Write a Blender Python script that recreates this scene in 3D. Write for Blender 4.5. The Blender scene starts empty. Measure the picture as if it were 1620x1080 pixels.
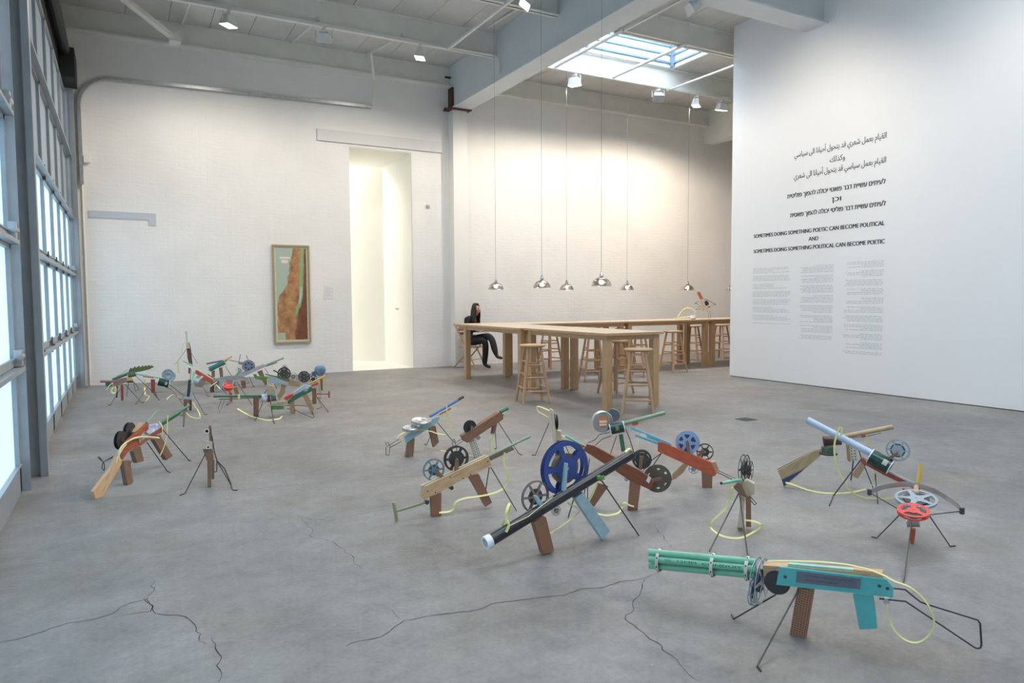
import bpy, bmesh, math, random
from mathutils import Vector, Matrix, noise
rnd = random.Random(7)
sc = bpy.context.scene
COL = sc.collection
PI = math.pi

# ------------------------------------------------------------------ camera
cam_d = bpy.data.cameras.new('camera'); cam = bpy.data.objects.new('camera', cam_d); COL.objects.link(cam)
yaw, pit, rol, FPX = .50305, -.05958, -.005576, 1116.57
cy, sy, cp, sp, cr, sr = math.cos(yaw), math.sin(yaw), math.cos(pit), math.sin(pit), math.cos(rol), math.sin(rol)
fwd = Vector((sy*cp, cy*cp, sp)); r0 = Vector((cy, -sy, 0)); u0 = r0.cross(fwd)
rt = r0*cr + u0*sr; up = -r0*sr + u0*cr
cam.matrix_world = Matrix(((rt.x, up.x, -fwd.x, 0), (rt.y, up.y, -fwd.y, 0), (rt.z, up.z, -fwd.z, 1.35), (0, 0, 0, 1)))
cam_d.sensor_width = 36; cam_d.lens = FPX/1620*36; cam_d.clip_start = .05; cam_d.clip_end = 200
sc.camera = cam

# ------------------------------------------------------------------ world, exposure, lights
w = bpy.data.worlds.new('sky'); sc.world = w; w.use_nodes = True
bg = w.node_tree.nodes['Background']; bg.inputs[0].default_value = (.76, .88, 1.0, 1); bg.inputs[1].default_value = 5.5
vs = sc.view_settings; vs.view_transform = 'Standard'; vs.look = 'None'; vs.exposure = 0.86; vs.gamma = 1; vs.use_curve_mapping = False
sc.cycles.max_bounces = 8; sc.cycles.diffuse_bounces = 5; sc.cycles.use_denoising = True
PANE_GLOW = .78
def look(o, d):
    o.rotation_euler = Vector(d).to_track_quat('-Z', 'Y').to_euler()
def spot(loc, target, power, ang=80, col=(1, .83, .62), size=.08, blend=.9):
    l = bpy.data.lights.new('flood_beam', 'SPOT'); l.energy = power; l.spot_size = math.radians(ang); l.spot_blend = blend
    l.color = col; l.shadow_soft_size = size
    o = bpy.data.objects.new('flood_beam', l); COL.objects.link(o); o.location = loc; look(o, Vector(target)-Vector(loc)); return o

# ------------------------------------------------------------------ materials
M = {}
def nt(m): m.use_nodes = True; return m.node_tree.nodes, m.node_tree.links
def lin(c):
    f = lambda v: v/12.92 if v <= .04045 else ((v+.055)/1.055)**2.4
    if isinstance(c, str): c = [int(c[i:i+2], 16)/255 for i in (0, 2, 4)]
    return tuple(f(v) for v in c)+(1,)
LIFT = True
def lift(c):
    if not LIFT: return c
    c = [int(c[i:i+2], 16)/255 for i in (0, 2, 4)]; return ''.join('%02x' % int(min(1, (v+(1-v)*.10)*1.03)*255) for v in c)
def mat(name, col, rough=.55, metal=0, var=0, scale=8, bump=0, stretch=None, uv=False, grain=None, spec=.5):
    col = lift(col); grain = lift(grain) if grain else grain
    m = bpy.data.materials.new(name); n, l = nt(m); b = n['Principled BSDF']
    b.inputs['Base Color'].default_value = lin(col); b.inputs['Roughness'].default_value = rough; b.inputs['Metallic'].default_value = metal
    b.inputs['Specular IOR Level'].default_value = spec
    if var or bump:
        tc = n.new('ShaderNodeTexCoord'); mp = n.new('ShaderNodeMapping'); l.new(tc.outputs['UV' if uv else 'Object'], mp.inputs[0])
        if stretch: mp.inputs['Scale'].default_value = stretch
        no = n.new('ShaderNodeTexNoise'); no.inputs['Scale'].default_value = scale; no.inputs['Detail'].default_value = 5; l.new(mp.outputs[0], no.inputs['Vector'])
        if var:
            rp = n.new('ShaderNodeValToRGB'); c = lin(col); g = lin(grain) if grain else tuple(v*(1-var) for v in c[:3])+(1,)
            rp.color_ramp.elements[0].position = .32; rp.color_ramp.elements[1].position = .66
            rp.color_ramp.elements[0].color = g; rp.color_ramp.elements[1].color = c
            l.new(no.outputs['Fac'], rp.inputs[0]); l.new(rp.outputs[0], b.inputs['Base Color'])
        if bump:
            bp = n.new('ShaderNodeBump'); bp.inputs['Strength'].default_value = bump; bp.inputs['Distance'].default_value = .01
            l.new(no.outputs['Fac'], bp.inputs['Height']); l.new(bp.outputs[0], b.inputs['Normal'])
    M[name] = m; return m
def wood(name, col, grain, rough=.6): return mat(name, col, rough, 0, 1, 9, .08, (1.2, 14, 1), True, grain)
wood('raw_wood', 'c9a57c', 'a98058'); wood('pine', 'd3b086', 'b98c5f'); wood('pale_wood', 'cdbfa2', 'b3a184'); wood('old_wood', '86644b', '5f4634')
wood('plywood', 'b4926b', '94714c'); wood('glossy_brown', '8a4628', '693220', .3); wood('brown_timber', '875b40', '6a4632'); wood('dark_red_wood', '64382c', '3f231d')
wood('striped_plank', 'b89a6c', '8a7657'); wood('olive_wood', 'a7976a', '82744e'); wood('orange_paint', 'c2532f', 'a94428', .45); wood('rust_orange', 'ab4c2a', '7f3620', .5)
wood('speckled_blue', '9fbdc4', '6f97a3', .5); wood('oak', 'c49b6d', 'ad8558', .45); wood('stool_wood', 'c0946c', 'a57b55', .45)
mat('table_top', 'cbb79c', .32, 0, .12, 5, 0, (1, 14, 1))
mat('dowel', 'b69672', .6, 0, .15, 20); mat('frosted_tape', 'a59d8d', .5, 0, .4, 30)
mat('teal_paint', '4aaead', .5, 0, .12, 14); mat('mint_paint', '8fc3b2', .5, 0, .15, 20); mat('mint_grey', 'a9b2ac', .5); mat('teal_gloss', '2f7d74', .2, .2)
mat('green_pipe', '6fb592', .4, 0, .1, 30); mat('sage_pipe', '7f9d82', .45, 0, .1, 30); mat('green_paint', '2c6a4c', .45, 0, .2, 20); mat('leaf_green', '5b8f46', .7, 0, .3, 30)
mat('spiky_green', '53693c', .7, 0, .5, 40); mat('olive_paint', '92936c', .5, 0, .2, 20)
mat('pale_blue_pipe', 'a9bcd2', .4); mat('light_blue_paint', '9ab8c4', .55, 0, .2, 25); mat('blue_paint', '3f73b8', .4, 0, .15, 20); mat('royal_blue', '263f86', .38, 0, .12, 20)
mat('navy_paint', '26305f', .5); mat('sky_blue_paint', '5aa6c9', .45); mat('periwinkle', '8ea6cc', .42); mat('steel_blue', '6c7f9c', .4, .4); mat('blue_cloth', '5f86ab', .8, 0, .35, 25)
mat('red_paint', '9c3a30', .5, 0, .25, 25); mat('red_plastic', 'cf3f33', .4); mat('rust_brown', '5b4137', .5, .3, .4, 20); mat('rust_dark', '4e3a33', .5, .4, .4, 30); mat('rust_pink', '96706a', .6, 0, .3, 20)
mat('yellow_paint', 'd9b04a', .5, 0, .1, 20); mat('yellow_strap', 'e2da8c', .4); mat('pale_strap', 'e3d6a0', .5); mat('cream_band', 'd2c9b4', .45, 0, .15, 20)
mat('steel_grey', 'a0acb6', .35, .3, .12, 20); mat('slate_plate', '5f6470', .5, .2, .1, 20); mat('slate_teal', '6f8d95', .35, .3); mat('mauve_grey', '8c8284', .35, .5); mat('lilac_metal', 'b8b5c4', .35, .5)
mat('galv', 'b9bcbd', .32, .75, .2, 12); mat('dark_metal', '4a4645', .4, .5, .2, 20); mat('black_wire', '26272b', .4, .3); mat('black_paint', '1c1d21', .3, 0, .2, 20); mat('dark_rubber', '2c2b2e', .6)
mat('olive_brown', '5d5447', .4, .3, .2, 20); mat('dark_film', '33333a', .35, 0, .25, 40); mat('dark_teal', '27444b', .35); mat('tin_dark', '1f4640', .25, .3, .55, 25); mat('tin_green', '55705a', .35, .3, .4, 25)
mat('blue_print', '6f8fc4', .5, 0, .6, 18, grain='e4e6ee'); mat('white_plastic', 'dfe3e3', .35); mat('white_paper', 'e6e2da', .7); mat('cloth_tan', 'b6a888', .85, 0, .3, 25)
mat('label_red', 'c96a4c', .5); mat('label_cream', 'e2cdb8', .5); mat('label_green', '6f8b62', .5); mat('gold', 'b9a878', .35, .5); mat('ink_dark', '2a2b30', .6); mat('ink_red', '4a3b45', .7)
# pegboard: regular dark holes laid out in the board's own coordinates
def pegboard(name, col, hole, sp=.0125):
    m = bpy.data.materials.new(name); n, l = nt(m); b = n['Principled BSDF']; b.inputs['Roughness'].default_value = .6
    tc = n.new('ShaderNodeTexCoord'); mu = n.new('ShaderNodeVectorMath'); mu.operation = 'SCALE'; mu.inputs['Scale'].default_value = 1/sp; l.new(tc.outputs['UV'], mu.inputs[0])
    fr = n.new('ShaderNodeVectorMath'); fr.operation = 'FRACTION'; l.new(mu.outputs[0], fr.inputs[0])
    su = n.new('ShaderNodeVectorMath'); su.operation = 'SUBTRACT'; su.inputs[1].default_value = (.5, .5, 0); l.new(fr.outputs[0], su.inputs[0])
    ln = n.new('ShaderNodeVectorMath'); ln.operation = 'LENGTH'; l.new(su.outputs[0], ln.inputs[0])
    lt = n.new('ShaderNodeMath'); lt.operation = 'LESS_THAN'; lt.inputs[1].default_value = .24; l.new(ln.outputs['Value'], lt.inputs[0])
    mx = n.new('ShaderNodeMix'); mx.data_type = 'RGBA'; mx.inputs[6].default_value = lin(col); mx.inputs[7].default_value = lin(hole)
    l.new(lt.outputs[0], mx.inputs[0]); l.new(mx.outputs[2], b.inputs['Base Color']); M[name] = m
pegboard('pegboard', 'a0735a', '5b3b2b', .0098); pegboard('white_pegboard', 'c9c4b2', '6d6658', .02)

# building materials
LIFT = False
mat('white_paint', 'eceae6', .6); mat('partition_paint', 'edeff1', .55); mat('cream_plaster', 'f2f0e9', .7)
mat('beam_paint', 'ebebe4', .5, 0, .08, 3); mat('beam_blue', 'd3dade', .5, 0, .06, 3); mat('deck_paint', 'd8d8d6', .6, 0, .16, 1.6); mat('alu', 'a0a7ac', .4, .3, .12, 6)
mat('alu_dark', '4f565b', .45, .4, .15, 6); mat('housing_dark', '1b1c1e', .6); mat('rail_white', 'd9dbdb', .4); mat('rust_plate', '5a3b30', .7, 0, .4, 10); mat('skylight_white', 'f2f6f8', .6)
mat('skylight_bar', '7f95a6', .5); mat('lintel_paint', 'dcdcdb', .6); mat('niche_shade', 'c2c9d1', .6)
mat('chrome', 'e6e2de', .12, 1); mat('skin', 'c99a80', .5); mat('hair', '3f2820', .35, 0, .5, 60); mat('suit', '15151a', .75); mat('shoe', '1a1818', .3); mat('text_ink', '2b2e33', .6); mat('text_grey', 'a3a9af', .6)
def brick_wall():
    m = bpy.data.materials.new('painted_brick'); n, l = nt(m); b = n['Principled BSDF']; b.inputs['Roughness'].default_value = .55
    tc = n.new('ShaderNodeTexCoord'); sx = n.new('ShaderNodeSeparateXYZ'); cx = n.new('ShaderNodeCombineXYZ'); l.new(tc.outputs['Object'], sx.inputs[0])
    ad = n.new('ShaderNodeMath'); ad.operation = 'ADD'; l.new(sx.outputs[0], ad.inputs[0]); l.new(sx.outputs[1], ad.inputs[1])
    l.new(ad.outputs[0], cx.inputs[0]); l.new(sx.outputs[2], cx.inputs[1])
    no = n.new('ShaderNodeTexNoise'); no.inputs['Scale'].default_value = 3; no.inputs['Detail'].default_value = 4; l.new(tc.outputs['Object'], no.inputs['Vector'])
    sc1 = n.new('ShaderNodeVectorMath'); sc1.operation = 'SCALE'; sc1.inputs['Scale'].default_value = .028; l.new(no.outputs['Color'], sc1.inputs[0])
    a2 = n.new('ShaderNodeVectorMath'); a2.operation = 'ADD'; l.new(cx.outputs[0], a2.inputs[0]); l.new(sc1.outputs[0], a2.inputs[1])
    br = n.new('ShaderNodeTexBrick'); br.inputs['Scale'].default_value = 1; br.inputs['Brick Width'].default_value = .215; br.inputs['Row Height'].default_value = .067
    br.inputs['Mortar Size'].default_value = .005; br.inputs['Mortar Smooth'].default_value = .7; l.new(a2.outputs[0], br.inputs['Vector'])
    n2 = n.new('ShaderNodeTexNoise'); n2.inputs['Scale'].default_value = 5; n2.inputs['Detail'].default_value = 7; m4 = n.new('ShaderNodeMapping'); m4.inputs['Scale'].default_value = (1, 1, 4); l.new(tc.outputs['Object'], m4.inputs[0]); l.new(m4.outputs[0], n2.inputs['Vector'])
    mu = n.new('ShaderNodeMath'); mu.operation = 'MULTIPLY_ADD'; mu.inputs[1].default_value = -.38; l.new(br.outputs['Fac'], mu.inputs[0]); l.new(n2.outputs['Fac'], mu.inputs[2])
    bp = n.new('ShaderNodeBump'); bp.inputs['Strength'].default_value = .42; bp.inputs['Distance'].default_value = .010; l.new(mu.outputs[0], bp.inputs['Height']); l.new(bp.outputs[0], b.inputs['Normal'])
    n3 = n.new('ShaderNodeTexNoise'); n3.inputs['Scale'].default_value = 1.1; l.new(tc.outputs['Object'], n3.inputs['Vector'])
    rp = n.new('ShaderNodeValToRGB'); rp.color_ramp.elements[0].color = lin('e8e6e3'); rp.color_ramp.elements[1].color = lin('efedea'); rp.color_ramp.elements[0].position = .3; rp.color_ramp.elements[1].position = .6
    l.new(n3.outputs['Fac'], rp.inputs[0])
    mx = n.new('ShaderNodeMix'); mx.data_type = 'RGBA'; mx.inputs[7].default_value = lin('cfccc8'); l.new(rp.outputs[0], mx.inputs[6])
    m3 = n.new('ShaderNodeMath'); m3.operation = 'MULTIPLY'; m3.inputs[1].default_value = .03; l.new(br.outputs['Fac'], m3.inputs[0]); l.new(m3.outputs[0], mx.inputs[0]); l.new(mx.outputs[2], b.inputs['Base Color'])
    M['painted_brick'] = m
brick_wall()
def concrete():
    m = bpy.data.materials.new('concrete'); n, l = nt(m); b = n['Principled BSDF']
    tc = n.new('ShaderNodeTexCoord')
    def noi(s, d=6, st=None):
        mp = n.new('ShaderNodeMapping'); l.new(tc.outputs['Object'], mp.inputs[0])
        if st: mp.inputs['Scale'].default_value = st
        q = n.new('ShaderNodeTexNoise'); q.inputs['Scale'].default_value = s; q.inputs['Detail'].default_value = d; q.inputs['Roughness'].default_value = .6; l.new(mp.outputs[0], q.inputs['Vector']); return q
    big, mid, fine = noi(.55, 5), noi(2.6, 8), noi(45, 6)
    def ramp(src, a, bb, c0, c1):
        r = n.new('ShaderNodeValToRGB'); r.color_ramp.elements[0].position = a; r.color_ramp.elements[1].position = bb
        r.color_ramp.elements[0].color = c0; r.color_ramp.elements[1].color = c1; l.new(src, r.inputs[0]); return r.outputs[0]
    c = ramp(big.outputs['Fac'], .3, .7, lin('7f7e7e'), lin('999795'))
    def mul(a, bb, f=1):
        x = n.new('ShaderNodeMix'); x.data_type = 'RGBA'; x.blend_type = 'MULTIPLY'; x.inputs[0].default_value = f; l.new(a, x.inputs[6]); l.new(bb, x.inputs[7]); return x.outputs[2]
    c = mul(c, ramp(mid.outputs['Fac'], .3, .62, (.76, .76, .765, 1), (1.05, 1.05, 1.05, 1)))
    fi2 = noi(11, 6); c = mul(c, ramp(fi2.outputs['Fac'], .35, .62, (.88, .88, .885, 1), (1.03, 1.03, 1.03, 1)))
    c = mul(c, ramp(fine.outputs['Fac'], .35, .7, (.86, .86, .86, 1), (1.06, 1.06, 1.06, 1)))
    vo = n.new('ShaderNodeTexVoronoi'); vo.inputs['Scale'].default_value = 5; l.new(tc.outputs['Object'], vo.inputs['Vector'])
    fl = ramp(vo.outputs['Distance'], .018, .03, (1.6, 1.6, 1.6, 1), (1, 1, 1, 1)); c = mul(c, fl, .8)
    pt = noi(.9, 3); c2 = n.new('ShaderNodeMix'); c2.data_type = 'RGBA'; c2.blend_type = 'MULTIPLY'; l.new(c, c2.inputs[6]); c2.inputs[7].default_value = (.93, .87, .79, 1); l.new(ramp(pt.outputs['Fac'], .48, .68, (0, 0, 0, 1), (1, 1, 1, 1)), c2.inputs[0]); c = c2.outputs[2]
    st_ = noi(1.7, 7, (1, .6, 1)); c = mul(c, ramp(st_.outputs['Fac'], .25, .42, (.72, .72, .73, 1), (1, 1, 1, 1)))
    l.new(c, b.inputs['Base Color'])
    rr = n.new('ShaderNodeMapRange'); rr.inputs[3].default_value = .42; rr.inputs[4].default_value = .68; l.new(mid.outputs['Fac'], rr.inputs[0]); l.new(rr.outputs[0], b.inputs['Roughness'])
    bp = n.new('ShaderNodeBump'); bp.inputs['Strength'].default_value = .25; bp.inputs['Distance'].default_value = .004; l.new(fine.outputs['Fac'], bp.inputs['Height']); l.new(bp.outputs[0], b.inputs['Normal'])
    b.inputs['Specular IOR Level'].default_value = .4
    M['concrete'] = m
concrete(); mat('crack', '45444a', .9); mat('plaster_dust', '939290', .75, 0, .12, 9)
def emit(name, col, s):
    m = bpy.data.materials.new(name); n, l = nt(m); b = n['Principled BSDF']; b.inputs['Base Color'].default_value = lin(col); b.inputs['Roughness'].default_value = .35
    b.inputs['Emission Color'].default_value = lin(col); b.inputs['Emission Strength'].default_value = s; M[name] = m
emit('frosted_pane', 'aedaf8', PANE_GLOW); emit('grey_pane', '8c9ba8', .13); emit('lamp_face', 'fff0d6', 9); emit('bulb', 'fff3e0', 3)
M['frosted_pane'].node_tree.nodes['Principled BSDF'].inputs['Base Color'].default_value = (.3, .34, .38, 1)
def map_mat():
    # relief map: green-grey sea, ochre and brown land, green rift valley with a lake
    m = bpy.data.materials.new('map_print'); n, l = nt(m); b = n['Principled BSDF']; b.inputs['Roughness'].default_value = .35
    tc = n.new('ShaderNodeTexCoord'); sx = n.new('ShaderNodeSeparateXYZ'); l.new(tc.outputs['UV'], sx.inputs[0])
    no = n.new('ShaderNodeTexNoise'); no.inputs['Scale'].default_value = 9; no.inputs['Detail'].default_value = 6; l.new(tc.outputs['UV'], no.inputs['Vector'])
    def math_(op, a, bb, cc=None):
        x = n.new('ShaderNodeMath'); x.operation = op
        for i, v in enumerate((a, bb, cc)):
            if v is None: continue
            if isinstance(v, (int, float)): x.inputs[i].default_value = v
            else: l.new(v, x.inputs[i])
        return x.outputs[0]
    u, v = sx.outputs[0], sx.outputs[1]
    wob = math_('MULTIPLY', math_('SUBTRACT', no.outputs['Fac'], .5), .22)
    def step(a, w=.02): 
        r = n.new('ShaderNodeMapRange'); r.inputs[1].default_value = -w; r.inputs[2].default_value = w; l.new(a, r.inputs[0]); return r.outputs[0]
    def mix(f, a, bb):
        x = n.new('ShaderNodeMix'); x.data_type = 'RGBA'; l.new(f, x.inputs[0])
        for i, c in ((6, a), (7, bb)):
            if isinstance(c, str): x.inputs[i].default_value = lin(c)
            else: l.new(c, x.inputs[i])
        return x.outputs[2]
    def fcurve(x, pts):
        f = n.new('ShaderNodeFloatCurve'); l.new(x, f.inputs['Value']); c = f.mapping.curves[0]
        c.points[0].location = pts[0]; c.points[1].location = pts[-1]
        for p in pts[1:-1]: c.points.new(*p)
        f.mapping.update(); return f.outputs[0]
    rp = n.new('ShaderNodeValToRGB'); e = rp.color_ramp.elements; e[0].color = lin('8f5638'); e[0].position = .34; e[1].color = lin('c39a6c'); e[1].position = .64
    n2 = n.new('ShaderNodeTexNoise'); n2.inputs['Scale'].default_value = 3.2; n2.inputs['Detail'].default_value = 10; n2.inputs['Roughness'].default_value = .65; m5 = n.new('ShaderNodeMapping'); m5.inputs['Scale'].default_value = (1, 2.4, 1); l.new(tc.outputs['UV'], m5.inputs[0]); l.new(m5.outputs[0], n2.inputs['Vector']); l.new(n2.outputs['Fac'], rp.inputs[0])
    coast = fcurve(v, [(0, .02), (.1, .02), (.46, .06), (.52, .18), (.6, .32), (.75, .42), (.88, .5), (1, .58)])
    rift = fcurve(v, [(0, .52), (.1, .56), (.3, .64), (.45, .78), (.6, .82), (.9, .86), (1, .88)])
    land = step(math_('SUBTRACT', math_('ADD', u, wob), coast), .015)
    east = step(math_('SUBTRACT', math_('ADD', u, wob), math_('ADD', rift, .06)), .03)
    c = mix(math_('MULTIPLY', east, .8), rp.outputs[0], '6b3a2c')
    dist = math_('ABSOLUTE', math_('SUBTRACT', math_('ADD', u, math_('MULTIPLY', wob, .5)), rift), 0)
    valley = math_('MULTIPLY', step(math_('SUBTRACT', .055, dist), .02), step(math_('SUBTRACT', v, .27), .03))
    c = mix(valley, c, '8fae7c')
    lake = math_('MULTIPLY', math_('MULTIPLY', step(math_('SUBTRACT', .04, dist), .01), step(math_('SUBTRACT', v, .4), .01)), step(math_('SUBTRACT', .58, v), .01))
    c = mix(lake, c, 'a7c3b2')
    c = mix(land, 'adbcab', c)
    inset = math_('MULTIPLY', step(math_('SUBTRACT', .26, u), .005), step(math_('SUBTRACT', .08, v), .005))
    c = mix(inset, c, 'b4bfa2')
    l.new(c, b.inputs['Base Color']); M['map_print'] = m
map_mat()

# ------------------------------------------------------------------ mesh helpers
def tag(o, label=None, cat=None, group=None, kind=None):
    if label: o['label'] = label
    if cat: o['category'] = cat
    if group: o['group'] = group
    if kind: o['kind'] = kind
    return o
def obj(name, bm, m, parent=None, smooth=False):
    me = bpy.data.meshes.new(name); bmesh.ops.recalc_face_normals(bm, faces=bm.faces) ; bm.to_mesh(me); bm.free()
    for x in (m if isinstance(m, (list, tuple)) else [m]): me.materials.append(M[x])
    if smooth:
        for p in me.polygons: p.use_smooth = True
        try: me.set_sharp_from_angle(angle=math.radians(40))
        except Exception: pass
    o = bpy.data.objects.new(name, me); COL.objects.link(o)
    if parent: o.parent = parent
    return o
def empty(name, loc, rz=0):
    o = bpy.data.objects.new(name, None); COL.objects.link(o); o.location = loc; o.rotation_euler = (0, 0, rz); o.empty_display_size = .1; return o
def copy_tree(o, parent=None):
    c = o.copy(); COL.objects.link(c); c.parent = parent
    for ch in [x for x in TREE.get(o.name, [])]: copy_tree(ch, c)
    return c
TREE = {}
def index_tree():
    TREE.clear()
    for o in bpy.data.objects:
        if o.parent: TREE.setdefault(o.parent.name, []).append(o)
def basis(ax):
    z = Vector(ax).normalized(); t = Vector((0, 0, 1)) if abs(z.z) < .9 else Vector((1, 0, 0)); x = t.cross(z).normalized(); return x, z.cross(x), z
def box(bm, x0, x1, y0, y1, z0, z1, mi=0):
    v = [bm.verts.new((x, y, z)) for x in (x0, x1) for y in (y0, y1) for z in (z0, z1)]
    for f in ((0, 1, 3, 2), (4, 6, 7, 5), (0, 4, 5, 1), (2, 3, 7, 6), (0, 2, 6, 4), (1, 5, 7, 3)):
        bm.faces.new([v[i] for i in f]).material_index = mi
def bevel(bm, w=.004, seg=1):
    bmesh.ops.bevel(bm, geom=[e for e in bm.edges if len(e.link_faces) == 2 and e.calc_face_angle(0) > .5], offset=w, segments=seg, affect='EDGES', profile=.6, clamp_overlap=True)
def obox(bm, a, b, w, h, side=None):
    """bar from a to b: w wide along side, h the other way"""
    a, b = Vector(a), Vector(b); t = (b-a).normalized()
    s = Vector(side) if side else (Vector((0, 0, 1)).cross(t) if abs(t.z) < .98 else Vector((1, 0, 0)))
    s = (s - t*s.dot(t)).normalized(); q = t.cross(s)
    v = [bm.verts.new(p + s*i*w/2 + q*j*h/2) for p in (a, b) for i, j in ((-1, -1), (1, -1), (1, 1), (-1, 1))]
    for f in ((0, 1, 2, 3), (7, 6, 5, 4), (0, 4, 5, 1), (1, 5, 6, 2), (2, 6, 7, 3), (3, 7, 4, 0)): bm.faces.new([v[i] for i in f])
def tube(bm, a, b, r, r2=None, n=20, cap=True, hollow=False, mi=0):
    a, b = Vector(a), Vector(b); x, y, z = basis(b-a); r2 = r if r2 is None else r2
    def ring(c, rr): return [bm.verts.new(c + x*rr*math.cos(2*PI*i/n) + y*rr*math.sin(2*PI*i/n)) for i in range(n)]
    def sk(p, q):
        for i in range(n): bm.faces.new((p[i], p[(i+1) % n], q[(i+1) % n], q[i])).material_index = mi
    A, B = ring(a, r), ring(b, r2); sk(A, B)
    if hollow:
        k = .72; A2, B2 = ring(a, r*k), ring(b, r2*k); sk(A2, A); sk(B, B2)
        d = (b-a)*(1 if hollow == 2 else min(.3, .06/max((b-a).length, .01)))
        if hollow == 2: sk(B2, A2)
        else:
            A3, B3 = ring(a+d, r*k), ring(b-d, r2*k); sk(A3, A2); sk(B2, B3); bm.faces.new(A3[::-1]); bm.faces.new(B3)
    elif cap: bm.faces.new(A[::-1]).material_index = mi; bm.faces.new(B).material_index = mi
def catmull(p, k=8):
    p = [Vector(q) for q in p]; 
    if len(p) < 3: return p
    e = [p[0]*2-p[1]] + p + [p[-1]*2-p[-2]]; out = []
    for i in range(1, len(e)-2):
        for j in range(k):
            t = j/k; a, b, c, d = e[i-1], e[i], e[i+1], e[i+2]
            out.append(.5*((2*b)+(c-a)*t+(2*a-5*b+4*c-d)*t*t+(3*b-a-3*c+d)*t**3))
    return out+[p[-1]]
def sweep(bm, p, r, n=8):
    p = [Vector(q) for q in p]; rings = []; x = None
    for i, c in enumerate(p):
        t = ((p[min(i+1, len(p)-1)]-c).normalized() + (c-p[max(i-1, 0)]).normalized()); t = t.normalized() if t.length > 1e-6 else Vector((0, 0, 1))
        if x is None: x = basis(t)[0]
        x = (x - t*x.dot(t)); x = x.normalized() if x.length > 1e-5 else basis(t)[0]
        y = t.cross(x); rings.append([bm.verts.new(c + x*r*math.cos(2*PI*k/n) + y*r*math.sin(2*PI*k/n)) for k in range(n)])
    for a, b in zip(rings, rings[1:]):
        for k in range(n): bm.faces.new((a[k], a[(k+1) % n], b[(k+1) % n], b[k]))
    bm.faces.new(rings[0][::-1]); bm.faces.new(rings[-1])
def ribbon(bm, p, w, vec, isnormal, th=.0022):
    p = catmull(p, 7); V = Vector(vec).normalized(); rows = []; ws = None
    for i, c in enumerate(p):
        t = (p[min(i+1, len(p)-1)]-p[max(i-1, 0)]); t = t.normalized() if t.length > 1e-6 else Vector((1, 0, 0))
        if isnormal:
            s = t.cross(V); s = s.normalized() if s.length > .15 else (ws or basis(t)[0])
            if ws and s.dot(ws) < 0: s = -s
            if ws: s = (s*.6+ws*.4).normalized()
        else: s = V
        ws = s; q = t.cross(s); q = q.normalized() if q.length > 1e-5 else Vector((0, 0, 1))
        rows.append([bm.verts.new(c + s*a*w/2 + q*b*th/2) for a, b in ((-1, -1), (1, -1), (1, 1), (-1, 1))])
    for a, b in zip(rows, rows[1:]):
        for k in range(4): bm.faces.new((a[k], a[(k+1) % 4], b[(k+1) % 4], b[k]))
    bm.faces.new(rows[0][::-1]); bm.faces.new(rows[-1])
def board(bm, pts, nrm, t):
    pts = [Vector(p) for p in pts]; n = Vector(nrm).normalized(); uvl = bm.loops.layers.uv.new('uv')
    i = max(range(len(pts)), key=lambda k: (pts[(k+1) % len(pts)]-pts[k]).length); u = (pts[(i+1) % len(pts)]-pts[i]).normalized(); v = n.cross(u)
    f = [bm.verts.new(p-n*t/2) for p in pts]; b = [bm.verts.new(p+n*t/2) for p in pts]; k = len(pts)
    bm.faces.new(f); bm.faces.new(b[::-1])
    for j in range(k): bm.faces.new((f[j], b[j], b[(j+1) % k], f[(j+1) % k]))
    bevel(bm, min(.0022, t*.2))
    for fc in bm.faces:
        fc.normal_update()
        for lp in fc.loops:
            d = lp.vert.co-pts[i]; a = d.dot(u); c = d.dot(v) if abs(fc.normal.dot(n)) > .5 else d.dot(n)
            lp[uvl].uv = (a, c)
def lathe(bm, prof, c, ax, n=40, mi=0, smooth=True):
    c = Vector(c); x, y, z = basis(ax); rings = []
    for r, h in prof: rings.append([bm.verts.new(c + z*h + (x*math.cos(2*PI*i/n)+y*math.sin(2*PI*i/n))*max(r, 1e-4)) for i in range(n)])
    for a, b in zip(rings, rings[1:]):
        for i in range(n): bm.faces.new((a[i], a[(i+1) % n], b[(i+1) % n], b[i])).material_index = mi
    for rg in (rings[0], rings[-1]):
        try: bm.faces.new(rg).material_index = mi
        except Exception: pass
def reel_mask(style):
    if style == 's6': return lambda r, a: r > .9 or r < .25 or (abs(((a*6/(2*PI)+.5) % 1)-.5)*(2*PI/6)*r < .035+.06*(1-r))
    if style == 's6b': return lambda r, a: r > .87 or r < .5 or (abs(((a*6/(2*PI)+.5) % 1)-.5)*(2*PI/6)*r < .06)
    if style == 's5t': return lambda r, a: r > .88 or r < .36 or (abs(((a*5/(2*PI)+.5) % 1)-.5)*(2*PI/5)*r < .05+.16*(1-r))
    if style == 'w6': return lambda r, a: r > .8 or r < .4 or abs(((a*6/(2*PI)+.5) % 1)-.5)*(2*PI/6)*r < .13
    if style == 'w5': return lambda r, a: (r > .84 or (r < .44 and not (.2 < r < .33 and abs(((a*4/(2*PI)+.5) % 1)-.5) > .39)) or
                                             (abs(((a*5/(2*PI)+.5) % 1)-.5)*(2*PI/5)*r < .105)) 
    if style == 'w3': return lambda r, a: r > .78 or r < .42 or abs(((a*3/(2*PI)+.5) % 1)-.5)*(2*PI/3)*r < .17
    if style == 'h6': return lambda r, a: not (.62 < r < .8 and abs(((a*6/(2*PI)+.5) % 1)-.5) > (.40 if int(a*6/(2*PI)+.5) % 2 else .27))
    return lambda r, a: True
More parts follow.
